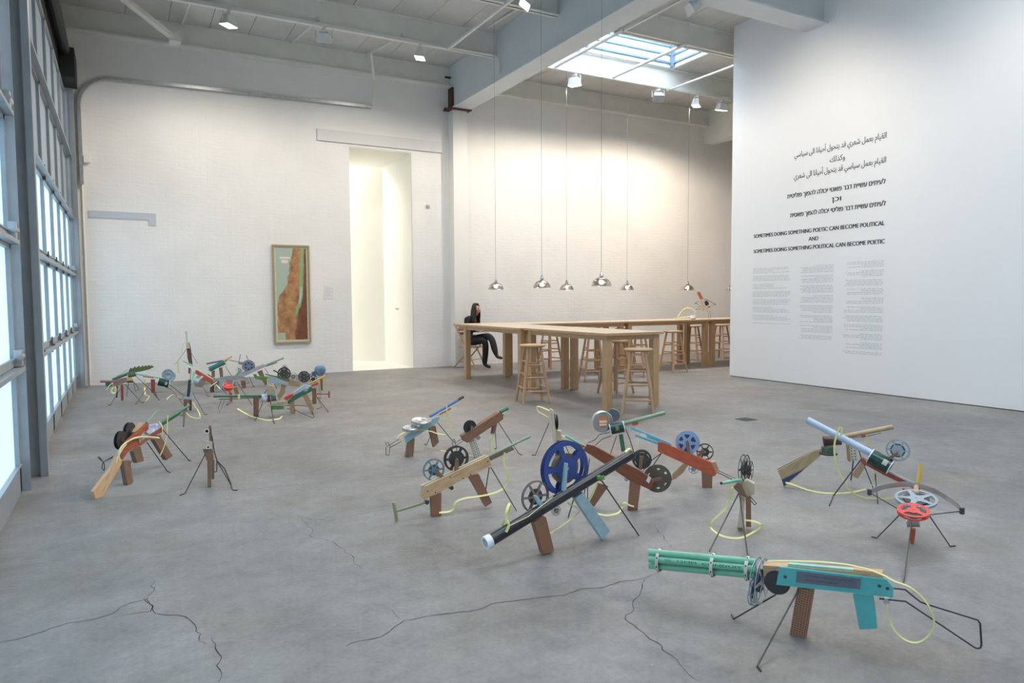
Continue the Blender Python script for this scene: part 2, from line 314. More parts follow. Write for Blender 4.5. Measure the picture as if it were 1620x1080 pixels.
def flange(bm, c, ax, R, style, t=.002):
    na, nr = (144 if R > .05 else 72), 22; mk = reel_mask(style); x, y, z = basis(ax); c = Vector(c); g = bmesh.new(); V = {}
    rs = [.06+.94*i/nr for i in range(nr+1)]
    def vert(i, j):
        j %= na; k = (i, j)
        if k not in V: V[k] = g.verts.new(c + (x*math.cos(2*PI*j/na)+y*math.sin(2*PI*j/na))*R*rs[i])
        return V[k]
    for i in range(nr):
        for j in range(na):
            if mk((rs[i]+rs[i+1])/2, 2*PI*(j+.5)/na): g.faces.new((vert(i, j), vert(i, j+1), vert(i+1, j+1), vert(i+1, j)))
    r = bmesh.ops.extrude_face_region(g, geom=g.faces[:]); bmesh.ops.translate(g, vec=z*t, verts=[v for v in r['geom'] if isinstance(v, bmesh.types.BMVert)])
    me = bpy.data.meshes.new('tmp'); g.to_mesh(me); g.free(); bm.from_mesh(me); bpy.data.meshes.remove(me)

# ------------------------------------------------------------------ setting
def struct(name, bm, m, label=None, parent=None, smooth=False):
    o = obj(name, bm, m, parent, smooth)
    if not parent: o['kind'] = 'structure'
    return o
YB = 13.18; XG = -.65; XP = 9.2; ZC = 5.93
bm = bmesh.new(); box(bm, -2.2, 15.2, -6, YB+.5, -.2, 0); struct('floor', bm, 'concrete')
bm = bmesh.new(); box(bm, -2.2, 3.79, YB, YB+1.7, 0, 6.4); box(bm, 5.03, 15.2, YB, YB+1.7, 0, 6.4); box(bm, 3.79, 5.03, YB, YB+1.7, 4.22, 6.4)
struct('wall_back', bm, 'painted_brick')
# doorway lining and the lit passage beyond it
bm = bmesh.new(); box(bm, 3.792, 3.80, YB+.01, YB+1.72, .0, 4.21); box(bm, 5.02, 5.028, YB+.01, YB+1.72, 0, 4.21); box(bm, 3.792, 5.028, YB+.01, YB+1.72, 4.205, 4.218); box(bm, 3.79, 5.03, YB+.005, YB+1.75, 0, .012)
struct('trim_1', bm, 'cream_plaster')
bm = bmesh.new()
obox(bm, (5.1, YB+1.74, 2.6), (1.2, YB+4.9, 2.6), .06, 5.2, (0, 1, 0)); box(bm, 0, 7, YB+1.72, YB+6, 4.75, 4.85)
box(bm, 0, 7, YB+1.72, YB+6, -.02, .004); box(bm, 0, .06, YB+1.72, YB+6, 0, 4.8); box(bm, 0, 3.79, YB+1.7, YB+1.72, 0, 4.8)
struct('wall_passage', bm, 'cream_plaster')
bm = bmesh.new(); box(bm, XP, XP+.35, -6, 8.88, 0, ZC); struct('wall_partition', bm, 'partition_paint')
bm = bmesh.new(); box(bm, XP-.003, XP+.0, -6, 8.86, 0, .012); struct('baseboard_right', bm, 'dark_metal')
bm = bmesh.new(); box(bm, 15, 15.2, -6, YB+.5, 0, 6.4); struct('wall_right', bm, 'white_paint')
bm = bmesh.new(); box(bm, -2.2, 15.2, -6.2, -6, 0, 6.4); struct('wall_front', bm, 'white_paint')
bm = bmesh.new(); box(bm, -1.05, XG-.12, -6, 13.3, 4.75, 6.4); box(bm, -1.05, XG-.12, -6, -4.6, 0, 5); box(bm, -1.05, XG-.12, 12.98, 13.3, 0, 5); struct('wall_left', bm, 'white_paint')
# ceiling deck with plank joints, the roof light, unseen openings added for fill
holes = [(6.3, 9.75, 9.25, 11.02), (6.3, 7.9, 1.5, 4.6), (.6, 5.4, 2.75, 4.65), (.6, 5.4, -1.8, .25)]
bm = bmesh.new()
x = -1.05; xs = []
while x < 15.2: xs.append(x); x += .62
xs.append(15.2)
for a, b in zip(xs, xs[1:]):
    segs = [(-6, YB+.3)]
    for hx0, hx1, hy0, hy1 in holes:
        if b > hx0 and a < hx1: segs = [q for s0, s1 in segs for q in ((s0, min(s1, hy0)), (max(s0, hy1), s1)) if q[1] > q[0]+.01]
    for s0, s1 in segs:
        box(bm, a+.004, b-.004, s0, s1, ZC, ZC+.028)
    for hx0, hx1, hy0, hy1 in holes:
        if a < hx0 < b: box(bm, a+.004, hx0, hy0, hy1, ZC, ZC+.028)
        if a < hx1 < b: box(bm, hx1, b-.004, hy0, hy1, ZC, ZC+.028)

def roof(bm, x0, x1, y0, y1, hs):
    if not hs: box(bm, x0, x1, y0, y1, ZC+.03, ZC+.2); return
    h = hs[0]; a, b_, c, d = max(x0, h[0]-.05), min(x1, h[1]+.05), max(y0, h[2]-.05), min(y1, h[3]+.05)
    if a >= b_ or c >= d: return roof(bm, x0, x1, y0, y1, hs[1:])
    for q in ((x0, a, y0, y1), (b_, x1, y0, y1), (a, b_, y0, c), (a, b_, d, y1)):
        if q[1]-q[0] > .01 and q[3]-q[2] > .01: roof(bm, *q, hs[1:])
roof(bm, -1.05, 15.2, -6, YB+.3, holes)
struct('ceiling', bm, 'deck_paint')
for k, (hx0, hx1, hy0, hy1) in enumerate(holes):
    z1 = ZC+.6
    bm = bmesh.new()
    for a in ((hx0-.04, hx0+.01, hy0-.04, hy1+.04), (hx1-.01, hx1+.04, hy0-.04, hy1+.04), (hx0+.01, hx1-.01, hy0-.04, hy0+.01), (hx0+.01, hx1-.01, hy1-.01, hy1+.04)): box(bm, *a, ZC-.01, z1)
    bm2 = bmesh.new()
    for zz in (.06, .22, .38, .54):
        box(bm2, hx0+.02, hx1-.02, hy1-.05, hy1-.01, ZC+zz, ZC+zz+.035); box(bm2, hx1-.05, hx1-.01, hy0+.02, hy1-.05, ZC+zz, ZC+zz+.035)
    box(bm2, hx1-.08, hx1-.01, hy1-.08, hy1-.01, ZC, z1)
    # hipped bars
    ix0, ix1, iy0, iy1 = hx0+.5, hx1-.5, (hy0+hy1)/2-.25, (hy0+hy1)/2+.25
    for a, b in (((hx0, hy0), (ix0, iy0)), ((hx1, hy0), (ix1, iy0)), ((hx0, hy1), (ix0, iy1)), ((hx1, hy1), (ix1, iy1))): obox(bm2, (*a, z1), (*b, z1+.7), .07, .07)
    for t in (0, .33, .66, 1):
        q = lambda a, b: a+(b-a)*t
        P4 = [(q(hx0, ix0), q(hy0, iy0)), (q(hx1, ix1), q(hy0, iy0)), (q(hx1, ix1), q(hy1, iy1)), (q(hx0, ix0), q(hy1, iy1))]
        for i in range(4): obox(bm2, (*P4[i], z1+.7*t), (*P4[(i+1) % 4], z1+.7*t), *(.07, .05))
    for i in range(1, 5):
        xx = hx0+(hx1-hx0)*i/5; obox(bm2, (xx, hy0, z1), (min(max(xx, ix0), ix1), iy0, z1+.7), .045, .045); obox(bm2, (xx, hy1, z1), (min(max(xx, ix0), ix1), iy1, z1+.7), .045, .045)
    struct('window_%d' % (k+3), bm, 'skylight_white')  # all after the first are added out of view to brighten the room
    b0 = bm2; struct('window_%d' % (k+7), b0, 'skylight_bar')

# beams: shallow channels across, the deep girder along
nb = 1
def trim(bm, m, smooth=False):
    global nb; nb += 1; return struct('trim_%d' % nb, bm, m, smooth=smooth)
def channel(bm, x0, x1, y, z0=5.55, z1=ZC, w=.14):
    box(bm, x0, x1, y-.012, y+.012, z0, z1); box(bm, x0, x1, y-w/2, y+w/2, z0-.0, z0+.022); box(bm, x0, x1, y-w/2, y+w/2, z1-.02, z1-.001)
    k = x0+.4
    while k < x1:
        tube(bm, (k, y-.06, z1-.035), (k, y-.03, z1-.015), .018, n=6); k += .62
for y in (11.12, 9.12, 7.0, 4.75, 2.6, .4, -2):
    bm = bmesh.new(); channel(bm, XG-.1, 5.82, y); trim(bm, 'beam_paint')
for x1, y in ((14.9, 11.12), (14.9, 9.16)):
    bm = bmesh.new(); channel(bm, 6.15, x1, y); trim(bm, 'beam_paint')
bm = bmesh.new(); box(bm, 6.15, XP, 7.12, 7.36, 5.38, ZC); box(bm, 6.15, XP, 7.04, 7.44, 5.36, 5.39); trim(bm, 'beam_blue')
for x0, x1 in ((XG-.1, 5.82), (6.15, 12.7)):
    bm = bmesh.new(); box(bm, x0, x1, YB-.08, YB, 5.56, ZC); box(bm, x0, x1, YB-.17, YB, 5.54, 5.57); trim(bm, 'beam_paint')
bm = bmesh.new(); box(bm, 5.82, 6.15, -6, YB, 5.13, ZC); box(bm, 5.79, 6.18, -6, YB, 5.11, 5.135); trim(bm, 'beam_blue')
bm = bmesh.new(); box(bm, 12.7, 13.0, 9, YB, 5.15, ZC); trim(bm, 'beam_paint')
bm = bmesh.new(); box(bm, 5.83, 6.14, YB-.22, YB, 0, 5.1); trim(bm, 'white_paint')
bm = bmesh.new(); box(bm, 5.78, 5.815, YB-.3, YB-.1, 5.12, 5.5); box(bm, 5.70, 6.2, YB-.32, YB-.02, 5.09, 5.108); tube(bm, (5.68, YB-.15, 5.1), (5.76, YB-.15, 5.1), .03); tube(bm, (5.7, YB-.15, 5.72), (5.83, YB-.15, 5.72), .02); trim(bm, 'rust_plate')
# relief patches in the painted brick
bm = bmesh.new(); box(bm, 3.21, 5.67, YB-.035, YB, 4.27, 4.48)
for i in range(5): tube(bm, (3.4+i*.52, YB-.04, 4.37+.03*(i % 2)), (3.4+i*.52, YB-.03, 4.37+.03*(i % 2)), .022, n=8)
trim(bm, 'lintel_paint')
bm = bmesh.new(); box(bm, -.43, .53, YB-.014, YB, 2.69, 2.80); box(bm, .42, .53, YB-.014, YB, 2.60, 2.69); trim(bm, 'niche_shade')  # recessed strip drawn as a thin raised band, its shade put in the colour
# conduits on the ceiling
for x in (6.96, 8.25): 
    bm = bmesh.new(); tube(bm, (x, 9.0, 5.52), (x, 11.1, 5.52), .028, n=10); trim(bm, 'rail_white', True)
bm = bmesh.new(); tube(bm, (9.72, 9.2, 5.5), (9.68, 11.1, 5.5), .02, n=10); trim(bm, 'rail_white', True)
bm = bmesh.new(); sweep(bm, catmull([(4.85, 10.9, 5.5), (5.3, 10.9, 5.5), (5.66, 10.9, 5.5), (5.77, 10.9, 5.42), (5.775, 10.9, 5.2)], 6), .018, 8); trim(bm, 'rail_white', True)
for x in (1.0, 2.75, 4.1): 
    bm = bmesh.new(); obox(bm, (x, 10.95, 5.6), (x, 13.05, 5.88), .03, .03); trim(bm, 'rail_white')
bm = bmesh.new(); obox(bm, (-.35, 11.2, 5.82), (.86, 12.6, 5.5), .09, .07); box(bm, .78, .95, 12.5, 12.75, 5.44, 5.6); trim(bm, 'beam_paint')
bm = bmesh.new(); obox(bm, (4.22, 13.0, 5.0), (4.25, 13.0, 5.45), .04, .03); obox(bm, (4.25, 13.0, 5.45), (4.12, 12.75, 5.85), .04, .03); trim(bm, 'beam_paint')
bm = bmesh.new(); sweep(bm, [(5.55, 10.9, 5.93), (5.6, 9, 5.85), (5.6, 6, 5.85)], .02); sweep(bm, [(5.0, 8.0, 5.6), (5.78, 8.0, 5.5)], .03); trim(bm, 'rail_white')

# glazed overhead doors in the left wall
RZ = [0, .9, 1.78, 2.66, 3.62, 4.6]
def glazed_door(k, y0, y1, ncol, post=True):
    root = empty('door_%d' % k, (XG-.05, (y0+y1)/2, 0)); root['kind'] = 'structure'
    f = bmesh.new(); yo = -(y0+y1)/2; L = y1-y0
    def bx(x0, x1, a, b, z0, z1, g=f): box(g, x0, x1, a, b, z0, z1)
    a0, a1 = y0+yo, y1+yo
    for i in range(5):
        z0, z1 = RZ[i], RZ[i+1]
        lo = .2 if i == 0 else .055
        bx(-.02, .03, a0, a1, z0+.004, z0+lo); bx(-.02, .03, a0, a1, z1-.06, z1-.004)
        if i in (0, 1, 2, 3): bx(-.02, .085, a0, a1, z1-.03, z1+.0)      # projecting stiffener shelf
        cw = L/ncol
        for c in range(ncol+1):
            yy = a0+c*cw; bx(-.015, .03, max(yy-.055, a0), min(yy+.055, a1), z0+.01, z1-.01)
        bx(.03, .04, a0, a1, z0+lo, z0+lo+.012)
    obj('frame', f, 'alu', root)
    for i in range(5):
        z0, z1 = RZ[i], RZ[i+1]; lo = .2 if i == 0 else .055; cw = L/ncol
        for c in range(ncol):
            g = bmesh.new(); box(g, -.012, .002, a0+c*cw+.05, a0+(c+1)*cw-.05, z0+lo-.01, z1-.05); obj('pane', g, 'frosted_pane' if i < 3 else 'grey_pane', root)
    for i in (1, 2, 3):
        for c in range(1, ncol):
            g = bmesh.new(); yy = a0+c*L/ncol; obox(g, (.045, yy, RZ[i]-.07), (.045, yy, RZ[i]+.09), .05, .012, (0, 1, 0)); tube(g, (.04, yy-.02, RZ[i]+.0), (.07, yy-.02, RZ[i]+.0), .018, n=8); obj('hinge', g, 'alu_dark', root)
        for yy in (a0+.06, a1-.06):
            g = bmesh.new(); box(g, .03, .075, yy-.05, yy+.05, RZ[i]+.01, RZ[i]+.12); tube(g, (.06, yy-.06, RZ[i]+.07), (.06, yy+.09, RZ[i]+.07), .025, n=10); obj('roller', g, 'galv', root)
    return root
glazed_door(1, 6.62, 12.9, 6); glazed_door(2, .1, 6.0, 5); glazed_door(5, -4.5, -.5, 4)
for y0, y1 in ((6.02, 6.6), (-.48, .08)):
    bm = bmesh.new(); box(bm, -.82, -.70, y0, y1, 0, 4.75); box(bm, -.72, -.58, y1-.06, y1-.045, 0, 4.75); box(bm, -.60, -.55, y1-.12, y1-.02, 0, 4.75); box(bm, -.72, -.62, y0+.02, y0+.035, 0, 4.75)
    for i in range(7): tube(bm, (-.71, (y0+y1)/2, .4+i*.65), (-.69, (y0+y1)/2, .4+i*.65), .012, n=8)
    trim(bm, 'alu')
bm = bmesh.new(); box(bm, -.80, -.72, -4.5, 12.98, 4.6, 4.75); trim(bm, 'alu_dark')
bm = bmesh.new(); box(bm, -.74, -.70, -4.5, 12.98, 4.7, 5.9); tube(bm, (-.62, -4.5, 5.0), (-.62, 12.95, 5.0), .07, n=12); box(bm, -.72, -.5, 12.3, 12.95, 4.62, 5.05); trim(bm, 'housing_dark')
bm = bmesh.new(); box(bm, -.80, -.56, 12.92, 13.0, 0, 4.75); box(bm, -.62, -.57, 12.9, 12.94, 0, 4.6); trim(bm, 'alu')
# curved door track on the back wall
bm = bmesh.new()
pth = [(-.5, YB-.06, 3.2), (-.5, YB-.06, 4.1)]+[(-.02-.48*math.cos(t), YB-.06, 4.43+.47*math.sin(t)) for t in [i*PI/2/8 for i in range(9)]]+[(4.23, YB-.06, 4.98)]
for a, b in zip(pth, pth[1:]): obox(bm, a, b, .07, .05, (0, 1, 0))
trim(bm, 'galv')
bm = bmesh.new(); tube(bm, (-.5, YB-.02, 0.02), (-.5, YB-.02, 4.4), .012, n=8); trim(bm, 'cream_plaster')

# cracks in the slab
def crack(pts, w=.005):
    p = [Vector((x, y, 0)) for x, y in pts]; q = []
    for a, b in zip(p, p[1:]):
        n_ = max(2, int((b-a).length/.03)); d = (b-a).normalized().cross(Vector((0, 0, 1)))
        for i in range(n_): t = i/n_; c = a.lerp(b, t); q.append(c + d*(noise.noise(c*9)*.035+noise.noise(c*40)*.012))
    q.append(p[-1]); rows = []
    for i, c in enumerate(q):
        t = (q[min(i+1, len(q)-1)]-q[max(i-1, 0)]).normalized(); s = t.cross(Vector((0, 0, 1))); ww = w*(.35+1.1*abs(noise.noise(c*17)))*min(1, .3+i/6, .3+(len(q)-1-i)/6)
        rows.append((crk.verts.new(c+s*ww/2+Vector((0, 0, .0012))), crk.verts.new(c-s*ww/2+Vector((0, 0, .0012)))))
    for a, b in zip(rows, rows[1:]): crk.faces.new((a[0], a[1], b[1], b[0]))
crk = bmesh.new()
crack([(-0.474, 3.384), (-0.359, 3.392), (-0.241, 3.435), (-0.091, 3.446), (-0.056, 3.512), (0.071, 3.571), (0.059, 3.411), (-0.079, 3.411)], 0.0065)
crack([(0.078, 3.794), (0.078, 3.631), (0.06, 3.561), (0.058, 3.39), (0.116, 3.314), (0.182, 3.263), (0.213, 3.185), (0.223, 2.996), (0.242, 2.95)], 0.0065)
crack([(0.271, 3.005), (0.269, 2.905), (0.276, 2.818), (0.253, 2.632)], 0.0065)
crack([(0.917, 4.486), (0.926, 4.265), (0.921, 4.007), (0.994, 3.869), (1.01, 3.614), (1.003, 3.369)], 0.0045)
crack([(0.879, 4.493), (1.061, 4.272), (1.229, 4.307), (1.49, 4.343)], 0.0045)
crack([(0.721, 2.667), (0.768, 2.682), (0.892, 2.703), (0.999, 2.773), (1.206, 2.711), (1.421, 2.712), (1.627, 2.672), (1.753, 2.656), (2.097, 2.628), (2.283, 2.64)], 0.0065)
crack([(0.99, 2.778), (0.983, 2.902)], 0.0045)
crack([(2.201, 2.623), (2.072, 2.54), (1.959, 2.445), (1.831, 2.315), (1.809, 2.184), (1.774, 2.038), (1.778, 1.991), (1.749, 1.881), (1.742, 1.793)], 0.0065)
crack([(0.491, 5.395), (0.857, 5.261), (1.291, 5.173), (1.657, 5.11), (2.142, 5.031)], 0.0045)
crack([(2.722, 3.235), (2.658, 3.076), (2.564, 2.879)], 0.0045)
crack([(-0.066, 7.195), (0.272, 6.79), (0.576, 6.259)], 0.0045)
crack([(2.324, 2.617), (2.532, 2.594), (2.813, 2.585)], 0.0045)
crack([(1.033, 7.795), (1.583, 7.64), (1.969, 6.848)], 0.0045)
crack([(2.473, 5.802), (2.162, 6.273), (1.88, 6.541)], 0.0045)

trim(crk, 'crack')
bm = bmesh.new(); bm.faces.new([bm.verts.new((x, y, .0008)) for x, y in [(-0.156, 5.927), (-0.05, 6.099), (0.072, 6.028), (0.17, 5.993), (0.304, 5.893), (0.283, 5.673), (0.212, 5.48), (0.102, 5.525), (0.008, 5.542), (-0.161, 5.566)]]); trim(bm, 'plaster_dust')


GUNS = [
 ('scrap_gun_sculpture', 'teal painted toy gun with a rotary bundle of six green pipes, nearest the camera', 'sculpture', [2.311, 1.852, 0.0], [
  ['B','body','raw_wood',[[-0.045,0.135,0.264],[0.005,0.05,0.278],[0.175,-0.236,0.314],[0.179,-0.243,0.287],[-0.017,0.087,0.193],[-0.04,0.126,0.192]],[0.86,0.511,0.0],0.05],
  ['B','side_plate','teal_paint',[[-0.039,0.061,0.275],[0.155,-0.264,0.299],[0.167,-0.285,0.271],[0.166,-0.284,0.235],[0.135,-0.232,0.231],[-0.044,0.071,0.2]],[0.86,0.511,0.0],0.012],
  ['B','name_plate','slate_plate',[[-0.012,0.0,0.271],[0.103,-0.195,0.287],[0.102,-0.192,0.245],[-0.014,0.002,0.226]],[0.86,0.511,0.0],0.003],
  ['B','top_strip','mint_paint',[[-0.005,0.047,0.288],[0.116,-0.156,0.309],[0.116,-0.156,0.303],[-0.005,0.047,0.278]],[0.86,0.511,0.0],0.02],
  ['B','top_batten','raw_wood',[[0.12,-0.153,0.311],[0.17,-0.237,0.316],[0.171,-0.239,0.299],[0.122,-0.157,0.298]],[0.86,0.511,0.0],0.035],
  ['B','grip','pegboard',[[0.014,0.016,0.196],[0.046,-0.038,0.202],[0.032,-0.015,-0.002],[-0.0,0.039,-0.017]],[0.86,0.511,0.0],0.03],
  ['B','grip','teal_paint',[[0.116,-0.156,0.214],[0.151,-0.216,0.223],[0.159,-0.229,0.1],[0.129,-0.178,0.082]],[0.86,0.511,0.0],0.03],
  ['W','film_reel','steel_grey',[-0.061,0.143,0.194],[0.401,-0.916,0.0],0.0933,'s6','dark_film',0.022],
  ['W','film_reel','steel_grey',[-0.072,0.161,0.141],[0.356,-0.935,0.0],0.055,'s6','dark_film',0.01],
  ['C','disc','dark_rubber',[-0.034,0.076,0.205],[0.86,0.511,0.0],0.0504,0.012,''],
  ['T','barrel','green_pipe',[[-0.292,0.559,0.222],[-0.059,0.166,0.262]],0.0145,1],
  ['T','barrel','green_pipe',[[-0.282,0.57,0.186],[-0.047,0.176,0.228]],0.0145,1],
  ['T','barrel','green_pipe',[[-0.292,0.558,0.161],[-0.058,0.165,0.206]],0.0135,1],
  ['T','barrel','green_pipe',[[-0.311,0.535,0.173],[-0.08,0.146,0.217]],0.0135,1],
  ['T','barrel','green_pipe',[[-0.321,0.523,0.208],[-0.091,0.136,0.25]],0.0145,1],
  ['T','barrel','green_pipe',[[-0.312,0.535,0.233],[-0.081,0.146,0.273]],0.0145,1],
  ['K','band','cream_band',[-0.277,0.505,0.201],[0.511,-0.86,0.0],0.0485,0.007],
  ['K','band','cream_band',[-0.157,0.303,0.224],[0.511,-0.86,0.0],0.0485,0.007],
  ['K','band','cream_band',[-0.085,0.182,0.237],[0.511,-0.86,0.0],0.0485,0.007],
  ['R','leg','black_wire',[[-0.001,0.001,0.192],[-0.32,-0.083,0.004],[-0.334,-0.113,0.004]],0.0033,0],
  ['R','leg','black_wire',[[-0.02,0.092,0.145],[-0.104,0.236,0.004],[-0.082,0.271,0.004]],0.0033,0],
  ['R','wire_stock','black_wire',[[0.169,-0.284,0.268],[0.188,-0.316,0.271],[0.213,-0.359,0.235],[0.223,-0.375,0.231],[0.303,-0.511,0.208],[0.307,-0.517,0.197],[0.31,-0.522,0.122],[0.309,-0.52,0.11],[0.305,-0.513,0.105],[0.3,-0.506,0.106],[0.189,-0.319,0.227],[0.145,-0.244,0.219]],0.0033,0],
  ['C','clamp','galv',[0.166,-0.259,0.214],[0.86,0.511,0.0],0.0103,0.03,''],
  ['S','strap','yellow_strap',[[-0.065,0.101,0.288],[-0.046,0.07,0.297],[0.016,-0.034,0.317],[0.052,-0.096,0.326],[0.086,-0.152,0.33],[0.106,-0.187,0.328],[0.125,-0.218,0.324],[0.149,-0.258,0.312],[0.167,-0.288,0.297],[0.192,-0.331,0.285],[0.215,-0.37,0.25],[0.229,-0.393,0.204],[0.232,-0.399,0.166],[0.226,-0.389,0.124],[0.214,-0.367,0.091],[0.198,-0.342,0.079],[0.181,-0.312,0.089],[0.165,-0.285,0.122],[0.156,-0.271,0.167],[0.155,-0.269,0.207]],0.0064,[-0.516,-0.306,0.8],1],
  ['X','print','ink_dark','12MM  CONDUIT',[-0.268,0.404,0.222],[-0.131,0.173,0.245],0.013,[-0.86,-0.511,0.3]],
  ['X','print','ink_dark','UD',[-0.296,0.45,0.218],[-0.283,0.428,0.22],0.013,[-0.86,-0.511,0.3]],
  ['R','print','ink_red',[[0.002,-0.029,0.261],[0.009,-0.041,0.262]],0.0016,0],
  ['R','print','ink_red',[[0.011,-0.044,0.262],[0.016,-0.053,0.263]],0.0016,0],
  ['R','print','ink_red',[[0.018,-0.055,0.263],[0.028,-0.072,0.264]],0.0016,0],
  ['R','print','ink_red',[[0.029,-0.075,0.265],[0.034,-0.082,0.265]],0.0016,0],
  ['R','print','ink_red',[[0.035,-0.085,0.265],[0.043,-0.098,0.267]],0.0016,0],
  ['R','print','ink_red',[[0.045,-0.101,0.267],[0.051,-0.111,0.268]],0.0016,0],
  ['R','print','ink_red',[[0.053,-0.114,0.268],[0.061,-0.128,0.269]],0.0016,0],
  ['R','print','ink_red',[[0.063,-0.131,0.269],[0.07,-0.143,0.27]],0.0016,0],
  ['R','print','ink_red',[[0.071,-0.145,0.27],[0.076,-0.154,0.271]],0.0016,0],
  ['R','print','ink_red',[[0.078,-0.156,0.271],[0.088,-0.174,0.273]],0.0016,0],
  ['R','print','ink_red',[[0.002,-0.029,0.243],[0.009,-0.04,0.244]],0.0016,0],
  ['R','print','ink_red',[[0.01,-0.042,0.244],[0.019,-0.058,0.246]],0.0016,0],
  ['R','print','ink_red',[[0.021,-0.06,0.246],[0.025,-0.068,0.246]],0.0016,0],
  ['R','print','ink_red',[[0.027,-0.07,0.247],[0.035,-0.084,0.248]],0.0016,0],
  ['R','print','ink_red',[[0.036,-0.086,0.248],[0.042,-0.095,0.249]],0.0016,0],
  ['R','print','ink_red',[[0.043,-0.098,0.249],[0.053,-0.114,0.25]],0.0016,0],
  ['R','print','ink_red',[[0.055,-0.117,0.251],[0.061,-0.129,0.251]],0.0016,0],
  ['C','screw','dark_metal',[-0.034,0.037,0.24],[0.86,0.511,0.0],0.0061,0.003,''],
  ['C','screw','dark_metal',[0.136,-0.249,0.271],[0.86,0.511,0.0],0.0061,0.003,''],
  ['C','screw','dark_metal',[0.15,-0.272,0.267],[0.86,0.511,0.0],0.0061,0.003,''],
 ]),
 ('scrap_gun_sculpture', 'toy mortar with pale blue pipe rising from a dark green tin on red board', 'sculpture', [4.324, 2.981, 0.0], [
  ['T','barrel','pale_blue_pipe',[[-0.137,0.328,0.494],[0.023,-0.054,0.31]],0.0234,1],
  ['N','tin_can','tin_dark',[[0.019,-0.047,0.293],[0.067,-0.162,0.235]],0.0506,'w'],
  ['B','stock','red_paint',[[-0.001,0.003,0.269],[0.002,-0.005,0.274],[0.023,-0.054,0.237],[0.104,-0.25,0.165],[0.135,-0.325,0.124],[0.131,-0.316,0.107],[0.096,-0.231,0.138],[0.053,-0.128,0.18],[-0.0,0.0,0.243]],[0.923,0.384,0.0],0.035],
  ['B','side_strip','mint_grey',[[0.04,-0.149,0.211],[0.045,-0.159,0.216],[0.106,-0.308,0.154],[0.108,-0.311,0.142],[0.099,-0.291,0.148]],[0.923,0.384,0.0],0.012],
  ['W','film_reel','steel_grey',[0.082,-0.197,0.351],[0.923,0.384,0.0],0.0715,'s6b','dark_teal',0.014],
  ['B','reel_arm','old_wood',[[0.044,-0.159,0.303],[0.063,-0.203,0.343],[0.066,-0.211,0.329],[0.049,-0.169,0.286]],[0.923,0.384,0.0],0.014],
  ['B','grip','plywood',[[-0.0,0.0,0.251],[0.009,-0.022,0.219],[-0.008,0.019,0.13],[-0.022,0.054,0.146]],[0.923,0.384,0.0],0.03],
  ['R','leg','dark_metal',[[-0.001,0.003,0.263],[-0.139,0.109,0.004],[-0.351,-0.021,0.004]],0.0047,0],
  ['R','leg','dark_metal',[[0.032,-0.077,0.174],[-0.051,-0.157,0.004]],0.0033,0],
  ['R','tail_prop','dark_metal',[[0.129,-0.311,0.115],[0.098,-0.339,0.004]],0.0033,0],
  ['S','strap','yellow_strap',[[-0.076,0.105,0.413],[-0.074,0.1,0.459],[-0.08,0.114,0.467],[-0.085,0.127,0.43],[-0.092,0.142,0.35],[-0.09,0.139,0.26],[-0.081,0.117,0.173],[-0.065,0.079,0.088],[-0.047,0.035,0.038],[-0.02,-0.03,0.012],[-0.002,-0.072,0.013],[0.023,-0.134,0.025],[0.059,-0.22,0.047],[0.072,-0.25,0.062]],0.0119,[-0.923,-0.384,-0.0],1],
  ['S','strap','yellow_strap',[[0.03,-0.072,0.199],[0.033,-0.08,0.162],[0.031,-0.074,0.123],[0.025,-0.061,0.096]],0.0102,[-0.923,-0.384,-0.0],1],
 ]),
 ('scrap_gun_sculpture', 'toy gun with long bare dowel barrel, rusty can and stock with navy blue corner', 'sculpture', [4.095, 3.422, 0.0], [
  ['B','stock','striped_plank',[[-0.033,0.032,0.123],[0.137,-0.133,0.274],[0.181,-0.175,0.287],[0.172,-0.167,0.25],[0.155,-0.15,0.225],[-0.0,0.0,0.007]],[0.696,0.718,0.0],0.03],
  ['B','painted_corner','navy_paint',[[-0.024,-0.001,0.058],[0.082,-0.105,0.145],[-0.002,-0.023,0.036],[-0.015,-0.011,0.011]],[0.696,0.718,0.0],0.006],
  ['R','stock_wire','dark_metal',[[-0.033,0.032,0.125],[0.137,-0.133,0.272],[0.181,-0.175,0.288],[0.181,-0.175,0.27]],0.0039,0],
  ['C','flat_tin','tin_green',[0.203,-0.197,0.284],[0.0,0.0,1.0],0.0428,0.055,''],
  ['C','rim','dark_metal',[0.205,-0.199,0.26],[0.0,0.0,1.0],0.0616,0.014,''],
  ['T','receiver','rust_brown',[[0.182,-0.176,0.345],[0.264,-0.256,0.357]],0.0335,0],
  ['T','barrel','dowel',[[0.264,-0.256,0.379],[0.496,-0.481,0.464]],0.0167,1],
  ['R','rail','dark_metal',[[0.313,-0.304,0.377],[0.386,-0.374,0.393],[0.444,-0.431,0.418]],0.0023,0],
  ['B','bracket','orange_paint',[[0.356,-0.345,0.398],[0.372,-0.361,0.403],[0.374,-0.362,0.386],[0.358,-0.347,0.381]],[0.696,0.718,0.0],0.015],
  ['B','grip','plywood',[[0.288,-0.279,0.327],[0.303,-0.294,0.325],[0.31,-0.301,0.212],[0.297,-0.288,0.213]],[0.696,0.718,0.0],0.03],
  ['B','grip_plate','white_pegboard',[[0.287,-0.306,0.316],[0.319,-0.337,0.315],[0.323,-0.341,0.227],[0.295,-0.314,0.218]],[0.696,0.718,0.0],0.006],
  ['R','leg','black_wire',[[0.322,-0.313,0.215],[0.584,-0.113,0.004]],0.0047,0],
  ['R','leg','black_wire',[[0.331,-0.321,0.357],[0.363,-0.352,0.218],[0.52,-0.332,0.004]],0.0033,0],
